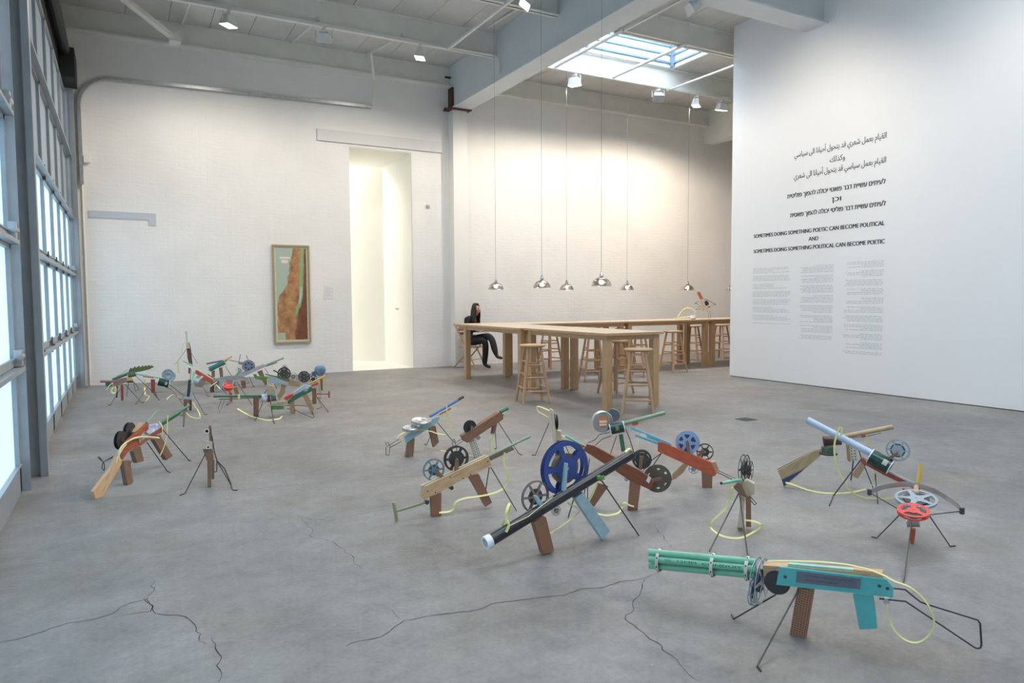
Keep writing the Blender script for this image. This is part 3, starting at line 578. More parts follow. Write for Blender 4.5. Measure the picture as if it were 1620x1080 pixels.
  ['S','strap','yellow_strap',[[-0.016,-0.026,0.042],[0.023,-0.065,0.029],[0.064,-0.104,0.009],[0.072,-0.159,0.004],[0.1,-0.244,0.004],[0.189,-0.309,0.004],[0.304,-0.334,0.004],[0.358,-0.389,0.029]],0.0136,[-0.418,-0.431,0.8],1],
  ['S','strap','yellow_strap',[[0.379,-0.368,0.399],[0.384,-0.372,0.37],[0.394,-0.382,0.332],[0.4,-0.388,0.299]],0.0119,[-0.696,-0.718,-0.0],1],
 ]),
 ('scrap_gun_sculpture', 'near toy crossbow with grey bow, grey and red flat reels and yellow tube', 'sculpture', [3.757, 2.275, 0.0], [
  ['S','bow','galv',[[-0.052,0.227,0.24],[0.091,0.23,0.25],[0.22,0.199,0.255],[0.26,0.134,0.255],[0.264,0.06,0.25],[0.183,-0.06,0.25],[0.09,-0.172,0.25],[0.036,-0.237,0.24]],0.03,[0.0,0.0,1.0]],
  ['C','bow_bolt','dark_metal',[-0.055,0.224,0.24],[0.0,0.0,1.0],0.0123,0.035,''],
  ['C','bow_bolt','dark_metal',[0.03,-0.237,0.24],[0.0,0.0,1.0],0.0123,0.035,''],
  ['R','bow_string','black_wire',[[-0.067,0.213,0.24],[-0.166,-0.022,0.22]],0.0031,0],
  ['R','bow_string','dark_metal',[[0.014,-0.238,0.24],[-0.118,-0.156,0.22]],0.0031,0],
  ['W','film_reel','steel_grey',[-0.039,-0.036,0.26],[-0.184,-0.111,0.977],0.1019,'s5t','dark_film',0.012],
  ['W','film_reel','red_plastic',[-0.192,-0.115,0.235],[-0.207,-0.126,0.97],0.0751,'w3','dark_film',0.02],
  ['T','tube','yellow_paint',[[0.265,0.141,0.25],[0.298,0.144,0.377]],0.0113,0],
  ['T','body','raw_wood',[[-0.001,0.001,0.157],[0.262,0.146,0.249]],0.0134,0],
  ['B','clamp_plate','red_paint',[[0.183,0.181,0.241],[0.198,0.156,0.236],[0.241,0.084,0.236],[0.244,0.08,0.218],[0.186,0.176,0.214]],[0.855,0.518,0.0],0.02],
  ['N','coupling','frosted_tape',[[-0.015,0.025,0.111],[0.015,-0.024,0.12]],0.0232,''],
  ['B','grip','orange_paint',[[-0.008,0.014,0.081],[0.007,-0.012,0.081],[0.003,-0.005,-0.0],[-0.006,0.01,-0.002]],[0.855,0.518,0.0],0.03],
  ['R','leg','black_wire',[[-0.032,0.053,0.155],[-0.094,0.146,0.004],[-0.103,0.173,0.004]],0.0033,0],
  ['R','leg','black_wire',[[0.036,-0.059,0.175],[0.121,-0.133,0.004],[0.152,-0.144,0.004]],0.0033,0],
  ['R','leg','dark_metal',[[-0.021,-0.004,0.135],[-0.579,-0.312,0.004]],0.0031,0],
  ['R','leg','dark_metal',[[-0.002,0.003,0.125],[-0.095,-0.036,0.025],[-0.567,-0.306,0.004]],0.0023,0],
 ]),
 ('scrap_gun_sculpture', 'small end-on toy gun with mint pipe, pale block and black reels', 'sculpture', [3.115, 2.904, 0.0], [
  ['T','barrel','green_pipe',[[-0.276,-0.114,0.338],[0.003,-0.003,0.299]],0.0093,1],
  ['B','side_block','pale_wood',[[0.007,0.022,0.283],[0.037,-0.011,0.296],[0.064,-0.039,0.278],[0.064,-0.04,0.218],[0.041,-0.014,0.203],[0.015,0.014,0.245]],[0.731,0.682,0.0],0.05],
  ['B','body','old_wood',[[-0.052,0.012,0.26],[-0.036,-0.005,0.287],[-0.022,-0.02,0.28],[0.001,-0.045,0.201],[-0.025,-0.017,0.218]],[0.731,0.682,0.0],0.03],
  ['W','film_reel','dark_metal',[0.039,0.017,0.355],[0.43,-0.903,0.0],0.082,'s6','dark_film',0.02],
  ['W','film_reel','black_paint',[0.101,0.038,0.329],[0.43,-0.903,0.0],0.0574,'s6','dark_film',0.016],
  ['B','grip','pegboard',[[0.031,-0.004,0.2],[0.051,-0.026,0.205],[0.054,-0.028,0.024],[0.034,-0.008,0.022]],[0.731,0.682,0.0],0.05],
  ['B','grip','pale_wood',[[-0.008,-0.007,0.209],[0.008,-0.023,0.194],[0.0,-0.015,0.019],[-0.02,0.007,0.016]],[0.731,0.682,0.0],0.03],
  ['B','grip_foot','old_wood',[[-0.021,0.008,0.019],[0.0,-0.015,0.022],[0.0,-0.015,-0.0],[-0.016,0.002,0.0]],[0.731,0.682,0.0],0.03],
  ['R','leg','dark_metal',[[-0.01,0.011,0.216],[-0.417,-0.174,0.004]],0.0043,0],
  ['R','leg','dark_metal',[[-0.007,0.007,0.216],[-0.34,-0.37,0.004]],0.0043,0],
  ['R','wire_loop','black_wire',[[0.067,0.001,0.194],[0.095,-0.029,0.15],[0.087,-0.02,0.14],[0.071,-0.003,0.169]],0.0031,0],
  ['S','strap','yellow_strap',[[-0.054,0.013,0.257],[-0.06,0.021,0.243],[-0.065,0.025,0.187],[-0.077,0.039,0.136],[-0.102,0.065,0.093],[-0.134,0.1,0.039],[-0.133,0.104,0.004],[-0.178,-0.004,0.004],[-0.168,-0.073,0.004],[-0.109,-0.107,0.004],[0.014,-0.076,0.004],[0.05,-0.098,0.034],[0.053,-0.101,0.051],[0.039,-0.086,0.063],[0.018,-0.064,0.068],[-0.008,-0.036,0.069]],0.0127,[-0.439,-0.409,0.8],1],
 ]),
 ('scrap_gun_sculpture', 'orange painted toy rifle with twin sky blue rails and a periwinkle blue reel', 'sculpture', [3.617, 3.691, 0.0], [
  ['B','stock','orange_paint',[[-0.268,0.22,0.319],[-0.244,0.2,0.318],[0.021,-0.017,0.184],[0.045,-0.037,0.111],[0.039,-0.032,0.087],[0.022,-0.018,0.089],[-0.269,0.221,0.252]],[0.635,0.773,0.0],0.035],
  ['B','butt_block','raw_wood',[[0.042,0.004,0.183],[0.062,-0.012,0.186],[0.081,-0.028,0.138],[0.07,-0.019,0.097],[0.061,-0.011,0.082],[0.066,-0.016,0.104]],[0.635,0.773,0.0],0.05],
  ['B','rail','sky_blue_paint',[[-0.42,0.345,0.421],[-0.41,0.337,0.421],[-0.194,0.159,0.309],[-0.194,0.159,0.296],[-0.415,0.341,0.407]],[0.635,0.773,0.0],0.015],
  ['B','rail','sky_blue_paint',[[-0.395,0.325,0.367],[-0.386,0.317,0.367],[-0.26,0.214,0.309],[-0.26,0.214,0.295],[-0.393,0.323,0.355]],[0.635,0.773,0.0],0.015],
  ['B','rail','teal_paint',[[-0.308,0.292,0.355],[-0.246,0.241,0.328],[-0.174,0.182,0.297],[-0.174,0.182,0.29],[-0.246,0.241,0.315],[-0.308,0.292,0.343]],[0.635,0.773,0.0],0.012],
  ['B','tag','white_paper',[[-0.37,0.288,0.382],[-0.342,0.265,0.374],[-0.344,0.267,0.348],[-0.373,0.291,0.359]],[0.635,0.773,0.0],0.002],
  ['W','film_reel','periwinkle',[-0.094,0.103,0.316],[0.832,0.555,0.0],0.0837,'w6','navy_paint',0.03],
  ['W','film_reel','dark_metal',[0.022,0.047,0.246],[0.635,0.773,0.0],0.059,'s6','dark_film',0.02],
  ['B','reel_arm','old_wood',[[-0.125,0.09,0.332],[-0.112,0.079,0.336],[-0.099,0.068,0.245],[-0.114,0.081,0.248]],[0.635,0.773,0.0],0.012],
  ['B','reel_arm','old_wood',[[-0.013,0.037,0.272],[0.002,0.024,0.259],[-0.028,0.049,0.211],[-0.043,0.061,0.223]],[0.635,0.773,0.0],0.012],
  ['W','film_reel','pale_blue_pipe',[-0.06,0.075,0.126],[0.635,0.773,0.0],0.0348,'s6','pale_blue_pipe',0.01],
  ['B','magazine','plywood',[[-0.185,0.152,0.092],[-0.125,0.102,0.17],[-0.102,0.084,0.161],[-0.129,0.106,0.105],[-0.167,0.137,0.059],[-0.195,0.16,0.042]],[0.635,0.773,0.0],0.03],
  ['B','grip','pegboard',[[-0.031,0.025,0.121],[0.027,-0.022,0.09],[0.025,-0.021,-0.002],[-0.026,0.021,-0.0]],[0.635,0.773,0.0],0.035],
  ['R','leg','black_wire',[[-0.245,0.202,0.241],[-0.29,0.238,0.152],[-0.106,0.515,0.004]],0.0033,0],
  ['R','leg','black_wire',[[-0.243,0.2,0.241],[-0.295,0.243,0.189],[-0.134,0.566,0.004]],0.0033,0],
  ['R','wire_stock','black_wire',[[0.071,-0.032,0.122],[0.169,-0.113,0.064],[0.152,-0.099,0.056],[0.066,-0.028,0.11]],0.0031,0],
 ]),
 ('scrap_gun_sculpture', 'glossy brown board toy rifle with two dark brown slotted reels at its butt', 'sculpture', [2.816, 3.533, 0.0], [
  ['B','stock','glossy_brown',[[-0.25,0.148,0.428],[-0.212,0.125,0.419],[0.081,-0.048,0.227],[0.115,-0.068,0.188],[0.11,-0.065,0.154],[0.088,-0.052,0.139],[-0.021,0.013,0.198],[-0.099,0.058,0.26],[-0.267,0.158,0.388]],[0.508,0.861,0.0],0.04],
  ['B','label','white_paper',[[0.062,-0.062,0.193],[0.075,-0.07,0.227],[0.09,-0.079,0.213],[0.077,-0.071,0.178]],[0.508,0.861,0.0],0.002],
  ['W','film_reel','dark_metal',[0.078,0.0,0.318],[0.508,0.861,0.0],0.0618,'w6','dark_film',0.02],
  ['W','film_reel','olive_brown',[0.165,-0.051,0.193],[0.508,0.861,0.0],0.0889,'h6','dark_film',0.02],
  ['B','reel_arm','old_wood',[[0.047,-0.016,0.346],[0.068,-0.028,0.344],[0.057,-0.022,0.255],[0.041,-0.013,0.261]],[0.508,0.861,0.0],0.012],
  ['B','reel_arm','old_wood',[[0.165,-0.086,0.21],[0.166,-0.086,0.19],[0.121,-0.06,0.179],[0.113,-0.055,0.197]],[0.508,0.861,0.0],0.012],
  ['B','grip','pegboard',[[-0.011,0.007,0.195],[0.046,-0.027,0.185],[0.028,-0.017,0.005],[-0.024,0.014,-0.0],[-0.023,0.014,0.002]],[0.508,0.861,0.0],0.035],
  ['B','grip','pegboard',[[-0.159,0.152,0.163],[-0.102,0.119,0.142],[-0.18,0.164,0.009],[-0.218,0.187,0.034]],[0.508,0.861,0.0],0.03],
  ['T','barrel','green_pipe',[[-0.366,0.216,0.478],[-0.258,0.152,0.408]],0.0084,0],
  ['B','bracket','orange_paint',[[-0.291,0.172,0.429],[-0.261,0.154,0.414],[-0.271,0.16,0.402],[-0.291,0.172,0.411]],[0.508,0.861,0.0],0.02],
  ['C','knob','galv',[-0.034,0.02,0.201],[0.508,0.861,0.0],0.0132,0.03,''],
  ['R','leg','black_wire',[[-0.235,0.139,0.33],[-0.245,0.145,0.235],[-0.237,0.217,0.004]],0.0031,0],
  ['R','leg','black_wire',[[-0.245,0.145,0.205],[-0.244,0.144,0.065],[-0.299,0.064,0.004]],0.0031,0],
  ['S','strap','yellow_strap',[[-0.251,0.037,0.004],[-0.219,-0.027,0.004],[-0.126,-0.02,0.004],[-0.074,0.009,0.025],[-0.074,0.009,0.046],[-0.054,-0.003,0.054],[-0.033,-0.015,0.038],[-0.009,-0.03,0.03]],0.0119,[-0.305,-0.517,0.8],1],
  ['S','strap','yellow_strap',[[-0.183,0.131,0.163],[-0.204,0.144,0.101],[-0.229,0.158,0.047]],0.0136,[-0.508,-0.861,-0.0],1],
 ]),
 ('scrap_gun_sculpture', 'toy gun with round silver film can and long sage green pipe pointing right', 'sculpture', [3.675, 4.749, 0.0], [
  ['C','film_can','galv',[-0.141,0.094,0.311],[0.284,0.959,0.0],0.0916,0.045,'r'],
  ['C','film_can','slate_plate',[0.01,0.138,0.346],[0.691,0.722,0.0],0.0573,0.02,''],
  ['N','tin_can','tin_dark',[[-0.084,0.056,0.244],[0.014,-0.009,0.269]],0.0462,'g'],
  ['T','barrel','sage_pipe',[[0.014,-0.009,0.297],[0.297,-0.198,0.389]],0.0159,1],
  ['B','rail','pale_wood',[[0.027,-0.018,0.281],[0.17,-0.114,0.323],[0.175,-0.117,0.312],[0.031,-0.02,0.269]],[0.555,0.832,0.0],0.012],
  ['B','bracket','orange_paint',[[0.066,-0.044,0.298],[0.109,-0.073,0.31],[0.112,-0.075,0.288],[0.073,-0.049,0.279]],[0.555,0.832,0.0],0.02],
  ['B','grip','green_paint',[[-0.023,0.015,0.2],[0.005,-0.003,0.206],[0.023,-0.016,0.06],[-0.005,0.003,0.056]],[0.555,0.832,0.0],0.035],
  ['R','leg','black_wire',[[-0.038,0.025,0.192],[-0.083,0.056,0.026],[-0.326,-0.22,0.004]],0.0033,0],
  ['R','leg','black_wire',[[0.024,-0.016,0.253],[0.057,-0.038,0.149],[0.159,0.031,0.004]],0.0033,0],
  ['R','wire_stock','black_wire',[[-0.087,0.058,0.218],[-0.159,0.106,0.199],[-0.189,0.126,0.154],[-0.274,0.123,0.131]],0.0031,0],
  ['R','wire_stock','black_wire',[[-0.075,0.05,0.188],[-0.14,0.093,0.159],[-0.173,0.115,0.122],[-0.231,0.094,0.1]],0.0031,0],
  ['S','strap','yellow_strap',[[0.096,-0.064,0.302],[0.104,-0.069,0.254],[0.112,-0.075,0.19],[0.111,-0.074,0.134],[0.1,-0.067,0.078]],0.0102,[-0.555,-0.832,-0.0],1],
 ]),
 ('scrap_gun_sculpture', 'big toy bazooka with thick black pipe, white end cap and large royal blue film reel', 'sculpture', [1.936, 3.141, 0.0], [
  ['T','barrel','black_paint',[[-0.362,-0.028,0.135],[0.591,0.045,0.456]],0.0299,0],
  ['T','end_cap','white_plastic',[[-0.384,-0.029,0.13],[-0.351,-0.027,0.138]],0.0349,2],
  ['R','stripe','pale_strap',[[-0.254,-0.051,0.205],[-0.139,-0.043,0.233],[0.017,-0.031,0.311]],0.0023,0],
  ['W','film_reel','royal_blue',[0.151,0.062,0.429],[-0.076,0.997,0.0],0.1496,'w5','olive_brown',0.035],
  ['B','reel_arm','light_blue_paint',[[0.119,0.009,0.47],[0.132,0.01,0.468],[0.119,0.009,0.312],[0.1,0.008,0.315]],[-0.076,0.997,0.0],0.02],
  ['W','film_reel','mauve_grey',[-0.045,0.047,0.301],[-0.076,0.997,0.0],0.0858,'s6','rust_dark',0.012],
  ['B','reel_arm','light_blue_paint',[[-0.086,-0.007,0.325],[-0.066,-0.005,0.322],[-0.03,-0.002,0.271],[-0.054,-0.004,0.265]],[-0.076,0.997,0.0],0.02],
  ['B','grip','pegboard',[[-0.096,-0.007,0.185],[-0.021,-0.002,0.204],[0.034,0.003,0.01],[-0.037,-0.003,0.006]],[-0.076,0.997,0.0],0.035],
  ['B','grip','light_blue_paint',[[0.177,0.013,0.269],[0.232,0.018,0.295],[0.424,0.032,0.045],[0.372,0.028,0.005]],[-0.076,0.997,0.0],0.03],
  ['W','film_reel','galv',[0.093,0.057,0.202],[-0.076,0.997,0.0],0.0274,'s6','dark_film',0.01],
  ['R','leg','black_wire',[[0.372,0.028,0.34],[0.594,-0.03,0.004]],0.0039,0],
  ['R','leg','black_wire',[[0.285,0.082,0.409],[0.432,0.453,0.004]],0.0039,0],
  ['B','cloth_knot','leaf_green',[[0.318,-0.011,0.376],[0.334,-0.01,0.382],[0.344,-0.009,0.373],[0.365,-0.007,0.375],[0.355,-0.008,0.363],[0.368,-0.007,0.353],[0.348,-0.009,0.356],[0.338,-0.009,0.347],[0.331,-0.01,0.361],[0.314,-0.011,0.361]],[-0.076,0.997,0.0],0.02],
  ['S','strap','yellow_strap',[[-0.265,0.01,0.19],[-0.241,-0.018,0.272],[-0.241,-0.028,0.311],[-0.272,-0.051,0.285],[-0.277,-0.056,0.244],[-0.263,-0.058,0.214],[-0.279,-0.057,0.177]],0.0136,[0.046,-0.598,0.8],1],
  ['S','strap','yellow_strap',[[0.507,-0.012,0.492],[0.559,0.012,0.501],[0.609,0.046,0.465],[0.617,0.077,0.425]],0.0119,[0.046,-0.598,0.8],1],
  ['S','strap','yellow_strap',[[0.156,0.042,0.238],[0.237,0.048,0.182],[0.146,0.041,0.13],[0.07,0.035,0.103],[0.026,0.032,0.094],[-0.054,0.026,0.114]],0.0076,[0.046,-0.598,0.8],1],
 ]),
 ('scrap_gun_sculpture', 'raw pine toy rifle with two spoked reels and T-shaped olive handle', 'sculpture', [1.672, 4.04, -0.0], [
  ['B','stock','pine',[[-0.076,-0.009,0.202],[0.357,-0.028,0.347],[0.374,-0.028,0.283],[0.225,-0.022,0.233],[0.025,-0.013,0.156],[-0.086,-0.008,0.12],[-0.099,-0.008,0.148]],[0.043,0.999,-0.0],0.018],
  ['B','stock_back','pale_wood',[[-0.091,0.016,0.201],[0.346,-0.003,0.347],[0.366,-0.004,0.34],[-0.07,0.015,0.194],[-0.088,0.016,0.135],[-0.077,0.015,0.113],[-0.097,0.016,0.142]],[0.043,0.999,-0.0],0.018],
  ['B','forend','old_wood',[[0.369,-0.016,0.336],[0.535,-0.023,0.384],[0.547,-0.024,0.367],[0.379,-0.016,0.312]],[0.043,0.999,-0.0],0.02],
  ['T','barrel','sage_pipe',[[0.366,-0.016,0.339],[0.667,-0.029,0.442]],0.0088,1],
  ['W','film_reel','slate_teal',[0.002,0.03,0.286],[0.043,0.999,-0.0],0.0692,'s6','dark_teal',0.016],
  ['W','film_reel','dark_metal',[0.154,0.023,0.341],[0.043,0.999,-0.0],0.0821,'s6b','dark_film',0.02],
  ['B','reel_arm','old_wood',[[-0.002,0.0,0.295],[0.007,-0.0,0.3],[0.056,-0.002,0.244],[0.043,-0.002,0.234],[0.025,-0.001,0.242]],[0.043,0.999,-0.0],0.012],
  ['B','reel_arm','old_wood',[[0.131,-0.006,0.343],[0.155,-0.007,0.341],[0.157,-0.007,0.274],[0.129,-0.006,0.269]],[0.043,0.999,-0.0],0.012],
  ['B','grip','pegboard',[[-0.035,0.002,0.131],[0.033,-0.001,0.146],[0.031,-0.001,-0.003],[-0.031,0.001,0.003]],[0.043,0.999,-0.0],0.03],
  ['B','grip','pegboard',[[0.218,-0.009,0.23],[0.289,-0.013,0.235],[0.38,-0.017,0.039],[0.337,-0.015,0.015]],[0.043,0.999,-0.0],0.03],
  ['T','handle','olive_paint',[[-0.063,0.003,0.096],[-0.25,0.011,0.067]],0.0076,0],
  ['T','handle_bar','olive_paint',[[-0.271,0.012,0.124],[-0.252,0.011,0.007]],0.0106,0],
  ['C','knob','dark_metal',[-0.06,0.003,0.097],[0.043,0.999,-0.0],0.0141,0.03,''],
  ['C','knob','dark_metal',[0.104,-0.005,0.167],[0.043,0.999,-0.0],0.0129,0.03,''],
  ['C','screw','dark_metal',[-0.06,-0.019,0.17],[0.043,0.999,-0.0],0.0047,0.003,''],
  ['C','screw','dark_metal',[-0.01,-0.022,0.156],[0.043,0.999,-0.0],0.0047,0.003,''],
  ['C','screw','dark_metal',[0.09,-0.026,0.241],[0.043,0.999,-0.0],0.0047,0.003,''],
  ['C','screw','dark_metal',[0.176,-0.03,0.223],[0.043,0.999,-0.0],0.0047,0.003,''],
  ['C','screw','dark_metal',[0.229,-0.032,0.24],[0.043,0.999,-0.0],0.0047,0.003,''],
  ['C','screw','dark_metal',[0.348,-0.037,0.313],[0.043,0.999,-0.0],0.0047,0.003,''],
  ['R','leg','black_wire',[[0.369,-0.016,0.267],[0.343,-0.015,0.124],[0.466,0.257,0.004]],0.0033,0],
  ['R','leg','black_wire',[[0.38,-0.017,0.266],[0.482,-0.175,0.004]],0.0033,0],
  ['S','strap','yellow_strap',[[0.47,-0.04,0.357],[0.469,-0.04,0.286],[0.488,-0.041,0.235],[0.492,-0.041,0.191],[0.472,-0.041,0.138],[0.434,-0.039,0.111],[0.361,-0.036,0.096],[0.275,-0.032,0.092],[0.198,-0.029,0.093],[0.14,-0.026,0.083],[0.114,-0.025,0.062],[0.111,-0.025,0.039],[0.082,-0.024,0.022],[0.014,-0.021,0.024]],0.0136,[-0.026,-0.599,0.8],1],
 ]),
 ('scrap_gun_sculpture', 'toy gun with bright blue pipe barrel and flat silver plates on pale blue board', 'sculpture', [2.122, 5.707, 0.0], [
  ['T','barrel','blue_paint',[[0.206,0.028,0.328],[0.505,0.068,0.45]],0.0113,0],
  ['T','muzzle','rust_dark',[[0.496,0.066,0.448],[0.552,0.074,0.472]],0.0121,0],
  ['B','rail','plywood',[[0.31,0.062,0.338],[0.426,0.077,0.381],[0.431,0.078,0.37],[0.319,0.063,0.327]],[-0.132,0.991,0.0],0.012],
  ['B','body','speckled_blue',[[-0.042,-0.006,0.182],[0.253,0.034,0.317],[0.3,0.04,0.317],[0.271,0.036,0.268],[-0.029,-0.004,0.128]],[-0.132,0.991,0.0],0.03],
  ['C','plate','galv',[0.123,0.016,0.298],[-0.052,-0.139,0.989],0.0905,0.02,'p'],
  ['C','plate','galv',[0.013,0.002,0.247],[-0.052,-0.139,0.989],0.0687,0.02,'p'],
  ['B','grip','old_wood',[[-0.016,-0.002,0.13],[0.048,0.006,0.155],[0.032,0.004,-0.003],[-0.036,-0.005,0.005]],[-0.132,0.991,0.0],0.03],
  ['B','grip','old_wood',[[0.187,0.025,0.246],[0.252,0.034,0.242],[0.286,0.038,0.092],[0.235,0.031,0.052]],[-0.132,0.991,0.0],0.03],
  ['R','leg','black_wire',[[0.283,0.038,0.264],[0.569,0.323,0.004]],0.0033,0],
  ['R','leg','black_wire',[[0.213,0.029,0.159],[0.314,0.382,0.004],[0.303,0.418,0.004]],0.0033,0],
  ['R','wire_stock','black_wire',[[-0.095,-0.013,0.165],[-0.205,-0.027,0.116],[-0.226,-0.03,0.153],[-0.196,-0.026,0.149],[-0.179,-0.024,0.119],[-0.189,-0.025,0.04],[-0.219,-0.029,0.048],[-0.218,-0.029,0.112]],0.0027,0],
  ['R','wire_stock','black_wire',[[-0.074,-0.01,0.142],[-0.179,-0.024,0.103]],0.0027,0],
  ['S','strap','yellow_strap',[[-0.124,-0.047,0.181],[-0.093,-0.043,0.21],[-0.026,-0.034,0.226],[0.082,-0.019,0.225],[0.173,-0.007,0.211],[0.266,0.005,0.175],[0.342,0.015,0.155]],0.011,[0.079,-0.595,0.8],1],
  ['S','strap','yellow_strap',[[0.369,0.029,0.411],[0.37,0.029,0.354],[0.405,0.034,0.249],[0.409,0.035,0.181],[0.385,0.031,0.151]],0.011,[0.132,-0.991,-0.0],1],
 ]),
 ('scrap_gun_sculpture', 'short toy gun made of one brown timber block with a black reel and green muzzle', 'sculpture', [2.621, 5.395, 0.0], [
  ['B','body','brown_timber',[[-0.148,0.005,0.202],[0.196,-0.007,0.374],[0.24,-0.008,0.356],[0.235,-0.008,0.313],[-0.103,0.003,0.14],[-0.125,0.004,0.152]],[0.033,0.999,0.0],0.06],
  ['T','barrel','green_paint',[[0.222,-0.007,0.372],[0.297,-0.01,0.401]],0.0145,1],
  ['W','film_reel','black_paint',[-0.066,0.002,0.267],[-0.106,0.994,0.0],0.0579,'d','dark_film',0.02],
  ['B','reel_arm','old_wood',[[-0.073,-0.028,0.288],[-0.051,-0.028,0.278],[-0.051,-0.028,0.238],[-0.077,-0.027,0.241]],[0.033,0.999,0.0],0.012],
  ['B','grip','white_pegboard',[[-0.073,0.002,0.147],[-0.022,0.001,0.16],[0.029,-0.001,0.011],[-0.02,0.001,-0.004]],[0.033,0.999,0.0],0.03],
  ['B','grip','old_wood',[[0.151,-0.005,0.277],[0.185,-0.006,0.28],[0.166,-0.006,0.193],[0.135,-0.004,0.191]],[0.033,0.999,0.0],0.03],
  ['R','leg','black_wire',[[0.205,-0.007,0.283],[0.371,-0.067,0.004],[0.366,-0.133,0.004]],0.0033,0],
  ['R','leg','black_wire',[[0.173,-0.006,0.197],[0.301,0.218,0.004],[0.276,0.214,0.004]],0.0033,0],
  ['R','wire_stock','black_wire',[[-0.149,0.005,0.169],[-0.198,0.007,0.144],[-0.227,0.008,0.176],[-0.21,0.007,0.176],[-0.202,0.007,0.151],[-0.186,0.006,0.078]],0.0027,0],
  ['R','wire_stock','black_wire',[[-0.133,0.004,0.149],[-0.219,0.007,0.113],[-0.232,0.008,0.154]],0.0027,0],
  ['C','knob','galv',[0.008,-0.0,0.17],[0.033,0.999,0.0],0.0201,0.03,''],
  ['S','strap','yellow_strap',[[0.162,-0.005,0.198],[0.143,-0.005,0.134],[0.138,-0.005,0.077],[0.124,-0.004,0.029]],0.0136,[-0.033,-0.999,-0.0],1],
  ['S','strap','yellow_strap',[[-0.172,0.393,0.004],[-0.143,0.322,0.004],[-0.076,0.31,0.004]],0.0119,[-0.02,-0.6,0.8],1],
  ['S','strap','yellow_strap',[[-0.064,0.101,0.004],[-0.016,0.031,0.004]],0.0119,[-0.02,-0.6,0.8],1],
 ]),
 ('scrap_gun_sculpture', 'pale plywood toy gun end-on behind the blue reel, yellow loop at its top', 'sculpture', [3.217, 5.077, 0.0], [
  ['B','body','pale_wood',[[-0.079,-0.009,0.389],[-0.066,-0.017,0.423],[-0.045,-0.031,0.407],[-0.026,-0.042,0.245],[-0.02,-0.047,0.132],[-0.043,-0.032,0.132],[-0.073,-0.013,0.325]],[0.535,0.845,0.0],0.06],
  ['B','side_block','pale_wood',[[0.0,-0.0,0.232],[0.038,-0.024,0.224],[0.048,-0.03,0.147],[-0.003,0.002,0.146]],[0.535,0.845,0.0],0.05],
  ['W','film_reel','black_paint',[0.0,-0.0,0.3],[0.935,-0.354,0.0],0.0676,'d','black_paint',0.02],
  ['B','grip','old_wood',[[-0.01,0.006,0.154],[0.027,-0.017,0.155],[0.027,-0.017,-0.016],[-0.003,0.002,-0.016]],[0.535,0.845,0.0],0.03],
  ['R','leg','black_wire',[[-0.048,0.031,0.292],[-0.133,0.12,0.004],[-0.156,0.142,0.004]],0.0033,0],
  ['R','leg','black_wire',[[0.0,-0.0,0.26],[0.101,-0.08,0.004]],0.0033,0],
  ['S','strap','yellow_strap',[[-0.043,-0.032,0.321],[-0.093,-0.0,0.357],[-0.15,0.036,0.397],[-0.16,0.042,0.429],[-0.15,0.036,0.441],[-0.12,0.017,0.429],[-0.073,-0.013,0.407]],0.0127,[-0.321,-0.507,0.8],1],
  ['S','strap','yellow_strap',[[0.021,-0.013,0.138],[0.024,-0.015,0.171],[0.054,-0.035,0.179],[0.109,-0.069,0.155],[0.136,-0.086,0.099]],0.0102,[-0.321,-0.507,0.8],1],
 ]),
 ('scrap_gun_sculpture', 'big rust-orange toy rifle with long pale shoulder stock and two black reels', 'sculpture', [-0.01, 5.885, 0.0], [
  ['B','shoulder_stock','pine',[[-0.218,-0.335,0.057],[-0.104,-0.178,0.179],[-0.073,-0.135,0.248],[-0.04,-0.089,0.205],[-0.05,-0.102,0.174],[-0.16,-0.255,0.007],[-0.2,-0.311,-0.056]],[-0.81,0.586,0.0],0.025],
  ['B','body','rust_orange',[[-0.042,-0.058,0.199],[-0.037,-0.052,0.273],[-0.003,-0.004,0.322],[0.14,0.194,0.414],[0.14,0.194,0.367],[0.105,0.145,0.344],[0.08,0.11,0.266],[-0.005,-0.007,0.247]],[-0.81,0.586,0.0],0.03],
  ['B','body','rust_orange',[[0.081,0.214,0.241],[0.146,0.304,0.284],[0.252,0.45,0.346],[0.253,0.452,0.301],[0.159,0.322,0.278]],[-0.81,0.586,0.0],0.03],
  ['B','printed_cloth','blue_print',[[0.14,0.228,0.378],[0.174,0.275,0.389],[0.223,0.342,0.382],[0.236,0.36,0.352],[0.145,0.234,0.319],[0.127,0.21,0.342]],[-0.81,0.586,0.0],0.03],
  ['B','top_block','pine',[[0.049,0.119,0.368],[0.102,0.193,0.423],[0.142,0.247,0.405],[0.121,0.218,0.385],[0.054,0.126,0.327]],[-0.81,0.586,0.0],0.04],
  ['T','barrel','green_paint',[[0.232,0.423,0.363],[0.48,0.766,0.449]],0.0118,0],
  ['T','barrel','green_paint',[[0.263,0.516,0.348],[0.398,0.703,0.396]],0.0118,0],
  ['T','barrel','sage_pipe',[[0.141,0.194,0.419],[0.211,0.291,0.484]],0.0083,0],
  ['B','patch','pale_wood',[[0.081,0.078,0.318],[0.121,0.133,0.362],[0.11,0.118,0.326],[0.086,0.085,0.283]],[-0.81,0.586,0.0],0.004],
  ['B','grip','old_wood',[[-0.038,-0.053,0.19],[0.005,0.007,0.18],[0.021,0.029,0.012],[-0.0,-0.0,-0.006],[-0.018,-0.025,0.007]],[-0.81,0.586,0.0],0.035],
  ['B','grip','old_wood',[[0.03,0.093,0.224],[0.077,0.157,0.247],[0.099,0.188,0.126],[0.052,0.124,0.129]],[-0.81,0.586,0.0],0.035],
  ['B','grip','old_wood',[[0.176,0.345,0.259],[0.223,0.411,0.277],[0.314,0.536,0.075],[0.269,0.474,0.057]],[-0.81,0.586,0.0],0.035],
